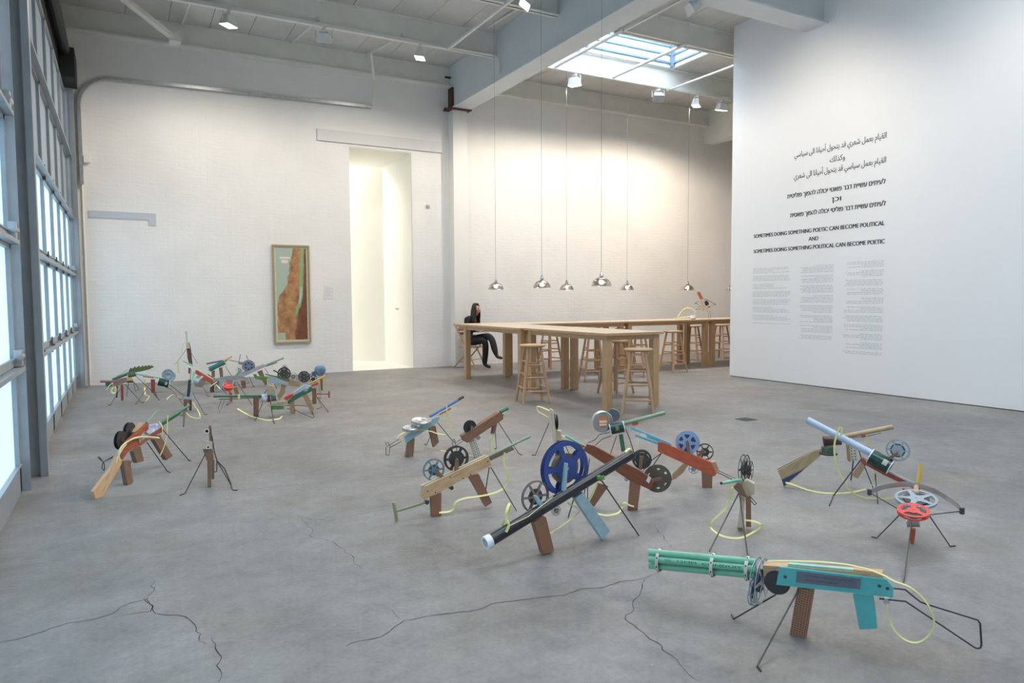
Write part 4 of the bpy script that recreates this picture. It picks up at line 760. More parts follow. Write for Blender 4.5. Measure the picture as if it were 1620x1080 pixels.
  ['W','film_reel','black_paint',[-0.037,-0.0,0.334],[0.863,-0.506,0.0],0.0679,'d','rust_dark',0.025],
  ['W','film_reel','black_paint',[0.021,0.132,0.374],[0.863,-0.506,0.0],0.0658,'d','rust_dark',0.025],
  ['R','leg','black_wire',[[0.136,0.187,0.268],[0.273,0.302,0.004],[0.292,0.231,0.004]],0.0035,0],
  ['R','leg','black_wire',[[0.258,0.357,0.324],[0.454,0.634,0.004],[0.469,0.6,0.004]],0.0035,0],
  ['R','leg','black_wire',[[0.049,0.068,0.206],[0.013,0.636,0.004]],0.0035,0],
  ['R','wire_stock','black_wire',[[-0.085,-0.118,0.244],[-0.148,-0.205,0.225],[-0.179,-0.248,0.272],[-0.171,-0.237,0.272],[-0.148,-0.205,0.225],[-0.154,-0.213,0.209],[-0.157,-0.216,0.184],[-0.146,-0.202,0.163],[-0.142,-0.196,0.171],[-0.142,-0.196,0.204],[-0.146,-0.202,0.225],[-0.086,-0.118,0.236]],0.0031,0],
  ['R','cord','pale_strap',[[0.223,0.256,0.28],[0.142,0.145,0.315],[0.072,0.048,0.335],[0.016,-0.03,0.329],[-0.027,-0.089,0.306],[-0.052,-0.124,0.261],[-0.048,-0.118,0.205]],0.007,1],
  ['R','cord','pale_strap',[[-0.003,-0.056,0.311],[-0.028,-0.09,0.286],[-0.059,-0.133,0.236],[-0.072,-0.15,0.2]],0.006,1],
  ['S','strap','yellow_strap',[[0.231,0.37,0.392],[0.251,0.398,0.356],[0.258,0.408,0.308],[0.248,0.394,0.27]],0.0136,[0.81,-0.586,-0.0],1],
  ['S','strap','yellow_strap',[[0.302,0.485,0.423],[0.296,0.476,0.355],[0.289,0.467,0.265],[0.268,0.438,0.187],[0.233,0.39,0.116]],0.011,[0.81,-0.586,-0.0],1],
 ]),
 ('scrap_gun_sculpture', 'narrow toy gun facing the camera with two white pipe rims and wide wire legs', 'sculpture', [0.507, 5.52, 0.0], [
  ['T','barrel','green_paint',[[-0.007,-0.05,0.416],[0.033,0.298,0.361]],0.013,1],
  ['T','pipe_rim','white_plastic',[[-0.009,-0.059,0.417],[-0.006,-0.045,0.415]],0.0157,2],
  ['T','pipe_rim','white_plastic',[[-0.004,-0.06,0.301],[-0.002,-0.045,0.298]],0.0123,2],
  ['T','barrel','dark_metal',[[-0.003,-0.05,0.299],[0.013,0.099,0.279]],0.0089,0],
  ['B','post','old_wood',[[0.014,0.029,0.445],[0.03,0.027,0.441],[0.034,0.027,0.366],[0.036,0.027,0.276],[0.014,0.029,0.278]],[0.091,0.996,0.0],0.04],
  ['B','side_block','pale_wood',[[-0.012,0.001,0.339],[0.032,-0.003,0.327],[0.03,-0.003,0.275],[-0.013,0.001,0.279]],[0.091,0.996,0.0],0.03],
  ['B','body','old_wood',[[-0.033,0.003,0.277],[0.033,-0.003,0.269],[0.037,-0.003,0.212],[0.021,-0.002,0.193],[-0.01,0.001,0.196]],[0.091,0.996,0.0],0.04],
  ['B','grip','old_wood',[[-0.007,-0.009,0.218],[0.02,-0.012,0.216],[0.012,-0.011,0.001],[-0.011,-0.009,0.005]],[0.091,0.996,0.0],0.04],
  ['B','grip','old_wood',[[0.033,0.117,0.189],[0.053,0.116,0.166],[0.048,0.116,0.028],[0.029,0.118,0.027]],[0.091,0.996,0.0],0.04],
  ['R','leg','black_wire',[[-0.008,0.001,0.261],[-0.169,-0.129,0.004],[-0.203,-0.167,0.004]],0.0035,0],
  ['R','leg','black_wire',[[0.029,-0.003,0.372],[0.042,-0.004,0.253],[0.059,-0.005,0.182],[0.143,-0.064,0.004],[0.136,-0.213,0.004],[0.165,-0.229,0.004]],0.0035,0],
  ['R','wire_stock','black_wire',[[0.059,-0.005,0.182],[0.107,-0.01,0.122],[0.146,-0.036,0.004]],0.0039,0],
  ['R','wire_stock','black_wire',[[0.057,-0.005,0.183],[0.054,-0.005,0.105],[0.037,-0.003,0.103]],0.0039,0],
 ]),
 ('scrap_gun_sculpture', 'toy pistol gun with rusty pink barrel and slim red grip, leftmost at the back wall', 'sculpture', [-0.054, 10.984, 0.0], [
  ['T','barrel','rust_pink',[[-0.247,-0.001,0.277],[-0.03,-0.0,0.263]],0.0176,1],
  ['B','body','rust_pink',[[-0.106,-0.001,0.264],[-0.021,-0.0,0.299],[0.063,0.0,0.314],[0.075,0.0,0.253],[-0.038,-0.0,0.212],[-0.087,-0.0,0.203]],[-0.005,1.0,0.0],0.03],
  ['B','top_plate','yellow_paint',[[0.063,0.01,0.309],[0.134,0.011,0.301],[0.147,0.011,0.264],[0.076,0.01,0.264]],[-0.005,1.0,0.0],0.02],
  ['B','rail','dark_metal',[[0.055,0.0,0.266],[0.146,0.001,0.261],[0.142,0.001,0.233],[0.061,0.0,0.238]],[-0.005,1.0,0.0],0.02],
  ['B','grip','red_paint',[[-0.01,-0.0,0.218],[0.023,0.0,0.216],[0.019,0.0,0.003],[-0.011,-0.0,-0.001]],[-0.005,1.0,0.0],0.03],
  ['B','grip','rust_dark',[[-0.063,0.03,0.202],[-0.044,0.03,0.201],[-0.053,0.03,0.039],[-0.07,0.03,0.04]],[-0.005,1.0,0.0],0.03],
  ['R','leg','black_wire',[[-0.018,-0.0,0.154],[-0.131,-0.44,0.004],[-0.158,-0.424,0.004]],0.0039,0],
  ['R','leg','black_wire',[[0.042,0.0,0.219],[0.23,-0.394,0.004],[0.258,-0.418,0.004]],0.0039,0],
  ['R','wire_stock','rust_dark',[[0.15,0.001,0.248],[0.207,0.001,0.147],[0.166,0.001,0.109],[0.149,0.001,0.24]],0.0039,0],
  ['S','strap','yellow_strap',[[-0.103,-0.031,0.253],[-0.142,-0.031,0.214],[-0.178,-0.031,0.159]],0.0136,[0.003,-0.6,0.8],1],
  ['S','strap','yellow_strap',[[-0.101,-0.03,0.195],[-0.12,-0.031,0.148],[-0.111,-0.031,0.12],[-0.076,-0.03,0.113],[-0.068,-0.03,0.161],[-0.077,-0.03,0.198]],0.0255,[0.003,-0.6,0.8],1],
 ]),
 ('scrap_gun_sculpture', 'toy gun with spiky green toothed barrel like a crocodile tail and green tin', 'sculpture', [0.305, 11.951, 0.0], [
  ['B','spiked_barrel','spiky_green',[[-0.261,0.004,0.304],[-0.253,0.004,0.334],[-0.229,0.006,0.364],[-0.214,0.007,0.345],[-0.174,0.009,0.378],[-0.163,0.01,0.356],[-0.119,0.013,0.386],[-0.109,0.013,0.361],[-0.073,0.016,0.386],[-0.061,0.016,0.368],[-0.025,0.018,0.388],[-0.018,0.019,0.37],[0.014,0.021,0.39],[0.025,0.022,0.372],[0.046,0.023,0.382],[0.078,0.025,0.36],[0.012,0.021,0.325],[-0.091,0.014,0.303],[-0.169,0.01,0.29],[-0.216,0.007,0.275]],[-0.062,0.998,0.0],0.04],
  ['T','barrel','green_paint',[[-0.478,-0.03,0.199],[-0.247,-0.015,0.289]],0.0213,0],
  ['R','stay','dark_metal',[[-0.439,-0.027,0.23],[-0.276,-0.017,0.337]],0.0023,0],
  ['N','tin_can','tin_green',[[-0.279,-0.017,0.25],[-0.17,-0.011,0.27]],0.0372,''],
  ['C','disc','green_paint',[-0.525,-0.032,0.14],[0.551,0.834,0.0],0.0487,0.03,''],
  ['R','leg','black_wire',[[-0.179,-0.011,0.248],[0.048,-0.251,0.004],[0.083,-1.214,0.004]],0.0039,0],
  ['R','leg','black_wire',[[-0.248,-0.015,0.244],[-0.286,-0.018,0.044],[-0.304,-0.556,0.004]],0.0039,0],
  ['S','strap','yellow_strap',[[-0.055,0.027,0.184],[-0.054,0.027,0.113],[-0.057,0.027,0.024],[-0.066,-0.484,0.004]],0.0255,[0.062,-0.998,-0.0],1],
  ['S','strap','yellow_strap',[[-0.075,-0.551,0.004],[-0.02,-0.728,0.004],[-0.077,-1.234,0.004]],0.0127,[0.037,-0.599,0.8],1],
 ]),
 ('scrap_gun_sculpture', 'toy gun with thin mint barrel, dark green tin and upright round grey film can', 'sculpture', [0.344, 11.664, 0.0], [
  ['T','barrel','mint_paint',[[-0.219,0.006,0.299],[0.162,-0.005,0.2]],0.0121,0],
  ['B','rail','orange_paint',[[-0.122,0.004,0.255],[0.015,-0.0,0.226],[0.015,-0.0,0.215],[-0.123,0.004,0.242]],[0.029,1.0,0.0],0.015],
  ['N','tin_can','tin_dark',[[0.071,-0.002,0.161],[0.222,-0.007,0.117]],0.0537,'w'],
  ['C','film_can','steel_grey',[0.22,-0.006,0.247],[0.39,0.921,0.0],0.097,0.03,'p'],
  ['B','grip','red_paint',[[-0.021,0.001,0.201],[0.036,-0.001,0.198],[0.031,-0.001,0.015],[0.008,-0.0,-0.002],[-0.023,0.001,0.015]],[0.029,1.0,0.0],0.035],
  ['R','leg','black_wire',[[-0.034,0.001,0.141],[-0.228,-1.144,0.004],[-0.24,-1.173,0.004]],0.0039,0],
  ['R','leg','black_wire',[[0.031,-0.001,0.015],[0.041,-0.912,0.004],[0.056,-0.907,0.004]],0.0039,0],
  ['R','wire_stock','dark_metal',[[0.222,-0.007,0.113],[0.322,-0.009,0.021],[0.379,-0.563,0.004],[0.32,-1.0,0.004],[0.297,-1.013,0.004]],0.0039,0],
  ['R','wire_stock','dark_metal',[[0.166,-0.005,0.077],[0.243,-0.007,0.037],[0.293,-0.724,0.004],[0.308,-1.693,0.004]],0.0039,0],
  ['S','strap','yellow_strap',[[0.142,-0.919,0.004],[0.185,-0.659,0.004],[0.241,-0.443,0.004],[0.287,-0.579,0.004],[0.294,-0.829,0.004]],0.0136,[-0.018,-0.6,0.8],1],
 ]),
 ('scrap_gun_sculpture', 'tall upright toy gun of dark wood with mint tip by the back wall', 'sculpture', [0.899, 12.419, 0.0], [
  ['B','body','dark_red_wood',[[-0.033,0.002,0.681],[0.019,-0.001,0.689],[0.037,-0.003,0.584],[0.055,-0.004,0.309],[0.004,-0.0,0.33],[-0.018,0.001,0.445]],[0.072,0.997,0.0],0.05],
  ['T','tip','mint_paint',[[-0.025,0.002,0.868],[-0.013,0.001,0.704]],0.0104,0],
  ['B','collar','pale_wood',[[-0.037,-0.007,0.691],[0.01,-0.011,0.699],[0.024,-0.012,0.595],[-0.032,-0.008,0.597]],[0.072,0.997,0.0],0.06],
  ['R','side_wire','black_wire',[[-0.031,0.002,0.579],[-0.186,0.013,0.358],[-0.212,0.015,0.354]],0.0031,0],
  ['R','side_wire','black_wire',[[0.035,-0.003,0.526],[0.12,-0.009,0.356],[0.139,-0.01,0.355]],0.0031,0],
  ['B','grip','dark_red_wood',[[-0.009,0.001,0.279],[0.017,-0.001,0.278],[0.011,-0.001,0.188],[-0.011,0.001,0.189]],[0.072,0.997,0.0],0.04],
  ['B','prop','pale_wood',[[0.018,0.019,0.271],[0.035,0.018,0.266],[0.022,0.018,0.009],[0.0,0.02,0.01]],[0.072,0.997,0.0],0.03],
  ['S','strap','yellow_strap',[[-0.049,0.004,0.7],[-0.085,0.006,0.617],[-0.093,0.007,0.523]],0.0102,[-0.072,-0.997,-0.0],1],
  ['S','strap','yellow_strap',[[-0.152,0.011,0.375],[-0.159,0.012,0.281],[-0.153,0.011,0.206]],0.0255,[-0.072,-0.997,-0.0],1],
 ]),
 ('scrap_gun_sculpture', 'toy gun facing the camera with dark back and pale blue sides, left cluster', 'sculpture', [0.685, 9.516, 0.0], [
  ['B','film_strip','dark_film',[[0.0,0.1,0.375],[0.029,0.098,0.371],[0.022,0.099,0.255],[0.007,0.1,0.16],[-0.027,0.102,0.163],[-0.015,0.101,0.257]],[0.072,0.997,0.0],0.03],
  ['B','side','light_blue_paint',[[-0.064,0.005,0.151],[-0.053,0.004,0.227],[-0.037,0.003,0.255],[-0.035,0.003,0.174],[-0.002,0.0,0.166],[0.017,-0.001,0.237],[0.039,-0.003,0.323],[0.045,-0.003,0.29],[0.026,-0.002,0.2],[0.004,-0.0,0.136]],[0.072,0.997,0.0],0.05],
  ['B','body','brown_timber',[[-0.071,0.005,0.147],[0.004,-0.0,0.142],[-0.004,0.0,0.097],[-0.069,0.005,0.097]],[0.072,0.997,0.0],0.05],
  ['T','barrel','mint_paint',[[0.069,0.095,0.466],[0.033,0.048,0.326]],0.0138,0],
  ['B','grip','old_wood',[[-0.071,0.005,0.13],[-0.03,0.002,0.127],[-0.035,0.003,-0.022],[-0.048,0.003,-0.021],[-0.064,0.005,0.046]],[0.072,0.997,0.0],0.04],
  ['B','grip','dark_red_wood',[[-0.002,0.03,0.133],[0.024,0.028,0.131],[0.02,0.029,-0.004],[-0.008,0.031,-0.004]],[0.072,0.997,0.0],0.04],
  ['R','leg','black_wire',[[0.039,-0.003,0.208],[0.124,-0.454,0.004],[0.153,-0.461,0.004]],0.0039,0],
  ['R','leg','black_wire',[[-0.064,0.005,0.046],[-0.11,-0.389,0.004],[-0.141,-0.4,0.004]],0.0039,0],
  ['R','leg','black_wire',[[-0.058,0.004,0.038],[-0.106,-0.583,0.004],[-0.157,-1.21,0.004]],0.0055,0],
  ['S','strap','yellow_strap',[[0.028,-0.022,0.108],[0.059,-0.024,0.047],[0.083,-0.041,0.004],[0.076,-0.35,0.004],[0.061,-0.611,0.004]],0.0145,[-0.043,-0.598,0.8],1],
  ['S','strap','yellow_strap',[[-0.058,-0.168,0.004],[-0.043,-0.478,0.004],[-0.002,-0.669,0.004],[0.055,-0.726,0.004]],0.0119,[-0.043,-0.598,0.8],1],
 ]),
 ('scrap_gun_sculpture', 'orange board toy gun with big plain silver can hanging under it, left cluster', 'sculpture', [1.119, 11.263, 0.0], [
  ['B','stock','orange_paint',[[-0.217,0.041,0.335],[-0.192,0.036,0.336],[0.015,-0.003,0.187],[0.013,-0.002,0.117],[-0.012,0.002,0.123],[-0.215,0.04,0.29]],[0.185,0.983,0.0],0.03],
  ['T','barrel','mint_paint',[[-0.375,0.071,0.484],[-0.239,0.045,0.397],[-0.039,0.007,0.299]],0.0113,0],
  ['T','rail','dark_metal',[[-0.055,0.01,0.269],[0.053,-0.01,0.191]],0.0061,0],
  ['C','film_can','galv',[-0.16,0.03,0.17],[0.774,-0.598,-0.207],0.0868,0.08,''],
  ['B','body','old_wood',[[-0.011,0.002,0.171],[0.092,-0.017,0.166],[0.09,-0.017,0.114],[-0.012,0.002,0.118]],[0.185,0.983,0.0],0.03],
  ['B','grip','dark_red_wood',[[0.005,-0.001,0.126],[0.029,-0.005,0.125],[0.025,-0.005,0.001],[-0.0,0.0,-0.001]],[0.185,0.983,0.0],0.03],
  ['B','grip','old_wood',[[-0.026,0.035,0.09],[0.007,0.029,0.088],[0.003,0.03,-0.004],[-0.025,0.035,-0.003]],[0.185,0.983,0.0],0.03],
  ['B','side_panel','light_blue_paint',[[0.103,0.011,0.18],[0.19,-0.005,0.168],[0.146,0.003,0.003],[0.051,0.021,0.0],[0.044,0.022,0.06]],[0.185,0.983,0.0],0.02],
  ['R','leg','black_wire',[[-0.123,0.023,0.084],[-0.106,-0.437,0.004],[-0.085,-0.465,0.004]],0.0039,0],
  ['R','leg','dark_metal',[[-0.044,0.008,0.128],[-0.091,0.017,0.124]],0.0039,0],
  ['S','strap','yellow_strap',[[-0.036,-0.024,0.083],[0.016,-0.034,0.12],[0.068,-0.043,0.157]],0.0136,[-0.111,-0.59,0.8],1],
  ['S','strap','yellow_strap',[[0.055,-0.041,0.119],[0.086,-0.047,0.074],[0.109,-0.051,0.046]],0.0213,[-0.111,-0.59,0.8],1],
  ['S','strap','yellow_strap',[[-0.247,0.016,0.184],[-0.256,0.018,0.141],[-0.234,0.014,0.097],[-0.197,0.007,0.065]],0.0102,[-0.111,-0.59,0.8],1],
 ]),
 ('scrap_gun_sculpture', 'toy gun with wide glossy teal cylinder and yellow muzzle, close to the back wall', 'sculpture', [1.415, 12.715, 0.0], [
  ['T','cylinder','teal_gloss',[[-0.183,0.02,0.211],[0.054,-0.006,0.324]],0.0394,0],
  ['T','grey_pipe','slate_plate',[[-0.225,0.025,0.306],[0.019,-0.002,0.348]],0.0138,0],
  ['T','barrel','yellow_paint',[[0.046,-0.005,0.344],[0.171,-0.019,0.416]],0.0138,0],
  ['B','bracket','olive_paint',[[0.055,-0.006,0.344],[0.106,-0.012,0.372],[0.1,-0.011,0.342],[0.063,-0.007,0.319]],[0.111,0.994,0.0],0.03],
  ['B','grip','old_wood',[[-0.153,0.017,0.18],[-0.101,0.011,0.192],[-0.103,0.011,0.077],[-0.155,0.017,0.087]],[0.111,0.994,0.0],0.035],
  ['B','grip','old_wood',[[-0.039,0.004,0.229],[0.016,-0.002,0.24],[0.025,-0.003,0.068],[-0.021,0.002,0.058]],[0.111,0.994,0.0],0.035],
  ['R','leg','black_wire',[[0.061,-0.007,0.25],[0.157,-0.017,0.087],[0.24,0.21,0.004]],0.0039,0],
  ['C','clamp','galv',[-0.17,0.019,0.21],[0.0,0.0,1.0],0.0276,0.05,''],
  ['R','hook','dark_metal',[[0.025,-0.003,0.251],[0.072,-0.008,0.309],[0.089,-0.01,0.258]],0.0031,0],
 ]),
 ('scrap_gun_sculpture', 'toy crossbow with thin curved bow and tilted red reel in the far left cluster', 'sculpture', [1.228, 10.008, 0.0], [
  ['S','bow','galv',[[-0.22,0.027,0.294],[-0.135,0.017,0.321],[-0.048,0.006,0.336],[0.052,-0.006,0.339],[0.139,-0.017,0.327],[0.197,-0.024,0.297],[0.228,-0.028,0.248]],0.035,[0.0,0.0,1.0]],
  ['R','bow_string','black_wire',[[0.225,-0.028,0.25],[0.027,-0.003,0.217]],0.0031,0],
  ['R','bow_string','black_wire',[[-0.179,0.022,0.26],[-0.048,0.006,0.105]],0.0031,0],
  ['W','film_reel','dark_metal',[-0.012,0.022,0.254],[0.04,-0.536,0.843],0.0703,'s6','dark_film',0.02],
  ['W','film_reel','red_plastic',[-0.047,-0.045,0.214],[0.101,-0.5,0.86],0.0688,'w3','red_plastic',0.05],
  ['T','body','steel_grey',[[0.051,-0.006,0.288],[-0.032,0.004,0.135]],0.0172,0],
  ['B','grip','orange_paint',[[-0.029,0.004,0.135],[0.012,-0.001,0.129],[0.011,-0.001,0.007],[-0.018,0.002,0.011]],[0.122,0.993,0.0],0.03],
  ['B','grip','plywood',[[0.037,0.076,0.178],[0.081,0.071,0.199],[0.108,0.067,0.103],[0.056,0.074,0.09]],[0.122,0.993,0.0],0.03],
  ['R','leg','black_wire',[[0.072,-0.009,0.271],[0.17,-0.021,0.101],[0.195,-0.423,0.004]],0.0039,0],
  ['R','leg','black_wire',[[-0.024,0.003,0.029],[-0.075,-0.26,0.004],[-0.099,-0.247,0.004]],0.0039,0],
  ['S','strap','yellow_strap',[[-0.256,0.011,0.22],[-0.216,0.006,0.257],[-0.17,0.001,0.285]],0.0136,[-0.073,-0.596,0.8],1],
 ]),
 ('scrap_gun_sculpture', 'toy machine gun with long lilac double rail and blue-grey reel at its left end', 'sculpture', [1.598, 11.529, 0.0], [
  ['B','rail','lilac_metal',[[-0.071,0.002,0.204],[-0.054,0.002,0.221],[0.311,-0.01,0.354],[0.354,-0.012,0.347],[0.345,-0.011,0.329],[-0.038,0.001,0.166]],[0.033,0.999,0.0],0.04],
  ['B','rail','pale_wood',[[-0.046,0.052,0.235],[0.311,0.04,0.364],[0.319,0.039,0.35],[-0.03,0.051,0.207]],[0.033,0.999,0.0],0.03],
  ['T','barrel','sage_pipe',[[0.31,-0.01,0.336],[0.606,-0.02,0.445]],0.0136,0],
  ['T','gas_tube','green_paint',[[0.328,-0.011,0.323],[0.505,-0.017,0.377]],0.0073,0],
  ['W','film_reel','steel_blue',[0.082,0.027,0.338],[0.033,0.999,0.0],0.0943,'w6','dark_film',0.03],
  ['W','film_reel','pale_blue_pipe',[-0.054,0.032,0.292],[0.033,0.999,0.0],0.0471,'s6','dark_film',0.02],
  ['T','handle','sage_pipe',[[-0.035,-0.029,0.291],[-0.109,-0.026,0.2]],0.0199,0],
  ['B','side_block','olive_wood',[[-0.063,0.082,0.411],[0.018,0.079,0.398],[0.012,0.08,0.353],[-0.056,0.082,0.369]],[0.033,0.999,0.0],0.03],
  ['R','side_wire','black_wire',[[-0.189,0.086,0.439],[-0.055,0.082,0.406]],0.0047,0],
  ['R','side_wire','black_wire',[[-0.022,0.081,0.523],[-0.051,0.082,0.406]],0.0039,0],
  ['R','side_wire','black_wire',[[0.063,0.078,0.501],[0.093,0.077,0.413]],0.0039,0],
  ['B','grip','old_wood',[[-0.044,0.001,0.121],[0.027,-0.001,0.121],[0.03,-0.001,-0.002],[-0.026,0.001,-0.0]],[0.033,0.999,0.0],0.035],
  ['B','grip','old_wood',[[0.209,0.023,0.242],[0.279,0.021,0.267],[0.313,0.02,0.162],[0.361,0.018,0.053],[0.321,0.019,0.018],[0.258,0.021,0.138]],[0.033,0.999,0.0],0.035],
  ['R','leg','black_wire',[[0.082,-0.003,0.178],[0.163,0.165,0.004],[0.177,0.113,0.004]],0.0039,0],
  ['R','side_wire','dark_metal',[[0.318,-0.011,0.289],[0.368,-0.012,0.204]],0.0039,0],
  ['S','strap','yellow_strap',[[0.43,-0.014,0.39],[0.433,-0.014,0.344],[0.426,-0.014,0.288]],0.0102,[-0.033,-0.999,-0.0],1],
 ]),
 ('scrap_gun_sculpture', 'toy gun with thin green barrel and two dark bronze reels over a pale blue plank', 'sculpture', [1.803, 9.879, 0.0], [
  ['T','barrel','green_paint',[[-0.154,0.028,0.362],[0.163,-0.03,0.273]],0.008,0],
  ['B','body','old_wood',[[-0.015,0.003,0.312],[0.148,-0.027,0.273],[0.147,-0.027,0.24],[-0.012,0.002,0.287]],[0.18,0.984,0.0],0.03],
  ['B','body','olive_wood',[[0.133,-0.024,0.27],[0.283,-0.052,0.245],[0.281,-0.051,0.171],[0.206,-0.038,0.183],[0.146,-0.027,0.193]],[0.18,0.984,0.0],0.03],
  ['B','plank','light_blue_paint',[[-0.108,-0.011,0.319],[-0.035,-0.024,0.317],[0.126,-0.054,0.236],[0.118,-0.052,0.21],[-0.119,-0.009,0.254]],[0.18,0.984,0.0],0.03],
  ['W','film_reel','dark_metal',[0.092,0.014,0.357],[0.18,0.984,0.0],0.0875,'w6','olive_brown',0.03],
  ['W','film_reel','dark_metal',[0.1,0.012,0.441],[0.18,0.984,0.0],0.035,'s6','dark_film',0.02],
  ['W','film_reel','steel_grey',[0.207,-0.007,0.312],[0.18,0.984,0.0],0.0541,'s6','dark_film',0.02],
  ['W','film_reel','dark_metal',[0.347,-0.033,0.304],[0.18,0.984,0.0],0.0779,'w6','olive_brown',0.03],
  ['T','stub','black_paint',[[-0.049,0.009,0.413],[0.02,-0.004,0.371]],0.0087,0],
  ['B','grip','plywood',[[0.048,-0.009,0.212],[0.11,-0.02,0.201],[0.088,-0.016,0.096],[0.016,-0.003,-0.001],[-0.013,0.002,0.063],[0.033,-0.006,0.126]],[0.18,0.984,0.0],0.035],
  ['R','leg','black_wire',[[-0.039,0.007,0.226],[-0.01,0.002,0.16]],0.0039,0],
  ['R','leg','black_wire',[[-0.084,0.015,0.204],[-0.182,0.033,0.093],[-0.249,0.053,0.004]],0.0039,0],
  ['B','green_frame','leaf_green',[[-0.307,0.056,0.368],[-0.263,0.048,0.366],[-0.256,0.047,0.342],[-0.111,0.02,0.316],[-0.109,0.02,0.308],[-0.163,0.03,0.275],[-0.279,0.051,0.307]],[0.18,0.984,0.0],0.03],
  ['S','strap','yellow_strap',[[-0.059,-0.02,0.245],[-0.064,-0.019,0.198],[-0.076,-0.017,0.135],[-0.092,-0.014,0.104]],0.017,[-0.18,-0.984,-0.0],1],
  ['S','strap','yellow_strap',[[-0.12,-0.009,0.311],[-0.132,-0.006,0.264],[-0.126,-0.008,0.217]],0.0136,[-0.18,-0.984,-0.0],1],
 ]),
 ('scrap_gun_sculpture', 'toy gun with round blue cap and bent wooden arc, right of the left cluster', 'sculpture', [2.581, 10.634, 0.0], [
  ['C','helmet_cap','blue_cloth',[-0.035,0.009,0.289],[0.448,-0.736,0.508],0.0837,0.12,'b'],
  ['B','body','blue_cloth',[[-0.142,0.035,0.279],[-0.093,0.023,0.295],[-0.07,0.017,0.215],[-0.135,0.033,0.23]],[0.236,0.972,0.0],0.05],
  ['S','bent_slat','raw_wood',[[-0.199,-0.034,0.358],[-0.145,-0.057,0.344],[-0.099,-0.079,0.317],[-0.063,-0.088,0.277],[-0.033,-0.085,0.229]],0.03,[0.236,0.972,0.0]],
  ['W','film_reel','black_paint',[-0.118,0.029,0.172],[0.236,0.972,0.0],0.0546,'s6','dark_film',0.03],
  ['B','grip','brown_timber',[[-0.025,0.006,0.196],[0.01,-0.003,0.186],[0.014,-0.003,0.004],[-0.015,0.004,0.001]],[0.236,0.972,0.0],0.035],
  ['B','patch','yellow_paint',[[0.004,-0.001,0.177],[0.032,-0.008,0.176],[0.031,-0.007,0.096],[0.006,-0.001,0.097]],[0.236,0.972,0.0],0.02],
  ['R','side_wire','dark_metal',[[-0.047,0.011,0.108],[-0.112,-0.355,0.004],[-0.24,-0.915,0.004],[-0.247,-0.775,0.004]],0.0031,0],
  ['R','leg','black_wire',[[-0.225,-0.579,0.004],[-0.44,-2.108,0.004]],0.0039,0],
 ]),
 ('scrap_gun_sculpture', 'dark green toy gun with sky-grey top, red nose and yellow barrel pointing up right', 'sculpture', [1.745, 8.638, 0.0], [
  ['B','body','green_paint',[[-0.06,0.006,0.15],[0.015,-0.001,0.213],[0.221,-0.021,0.306],[0.233,-0.022,0.271],[0.223,-0.021,0.257],[0.041,-0.004,0.167],[-0.054,0.005,0.117]],[0.095,0.996,0.0],0.04],
  ['B','top_board','pale_blue_pipe',[[0.013,0.019,0.249],[0.144,0.006,0.336],[0.225,-0.001,0.319],[0.191,0.002,0.3],[0.019,0.018,0.23]],[0.095,0.996,0.0],0.05],
  ['B','nose','red_plastic',[[-0.099,0.009,0.184],[-0.086,0.008,0.205],[-0.025,0.002,0.233],[0.01,-0.001,0.234],[0.008,-0.001,0.212],[-0.073,0.007,0.16]],[0.095,0.996,0.0],0.045],
  ['T','barrel','yellow_paint',[[0.194,-0.018,0.343],[0.389,-0.037,0.433]],0.0105,0],
  ['B','bracket','orange_paint',[[0.226,-0.001,0.326],[0.301,-0.008,0.358],[0.303,-0.009,0.329],[0.232,-0.002,0.303]],[0.095,0.996,0.0],0.03],
  ['R','white_trim','white_plastic',[[0.147,-0.038,0.317],[0.164,-0.04,0.299],[0.129,-0.036,0.258]],0.0027,0],
  ['R','white_trim','white_plastic',[[0.159,-0.039,0.317],[0.176,-0.041,0.298],[0.141,-0.038,0.258]],0.0027,0],
  ['R','white_trim','white_plastic',[[0.172,-0.04,0.316],[0.188,-0.042,0.297],[0.153,-0.039,0.257]],0.0027,0],
  ['B','grip','plywood',[[-0.041,0.004,0.13],[0.017,-0.002,0.156],[0.027,-0.003,0.005],[-0.024,0.002,-0.0]],[0.095,0.996,0.0],0.035],
  ['B','grip','plywood',[[0.116,-0.011,0.205],[0.172,-0.016,0.225],[0.243,-0.023,0.033],[0.202,-0.019,0.007]],[0.095,0.996,0.0],0.035],
  ['R','wire_stock','dark_metal',[[-0.081,0.008,0.099],[0.026,-0.002,0.093],[0.188,-0.018,0.074]],0.0039,0],
  ['R','wire_stock','black_wire',[[-0.069,0.007,0.061],[0.011,-0.001,0.043],[0.122,-0.49,0.004],[0.16,-0.385,0.004],[0.224,-0.021,0.013]],0.0039,0],
 ]),
 ('scrap_gun_sculpture', 'brown block toy gun with red T-shaped handle at the right edge of left cluster', 'sculpture', [2.159, 9.319, 0.0], [
  ['B','grip','brown_timber',[[-0.025,0.006,0.175],[0.027,-0.006,0.171],[0.027,-0.006,-0.001],[-0.022,0.005,-0.001]],[0.226,0.974,0.0],0.06],
  ['B','body','brown_timber',[[-0.06,0.014,0.207],[0.029,-0.007,0.204],[0.029,-0.007,0.165],[-0.047,0.011,0.168]],[0.226,0.974,0.0],0.05],
  ['T','handle','red_paint',[[0.028,-0.006,0.125],[0.187,-0.043,0.116]],0.0069,0],
  ['T','handle_bar','red_paint',[[0.187,-0.043,0.155],[0.184,-0.043,0.069]],0.01,0],
  ['R','leg','black_wire',[[0.027,-0.006,0.103],[-0.001,-0.411,0.004],[-0.082,-0.502,0.004]],0.0039,0],
  ['T','peg','raw_wood',[[-0.046,0.011,0.041],[0.004,-0.001,0.036]],0.0054,0],
 ]),
 ('scrap_gun_sculpture', 'toy gun with long straight green pipe pointing left from coloured cans and cloth', 'sculpture', [1.312, 8.552, -0.0], [
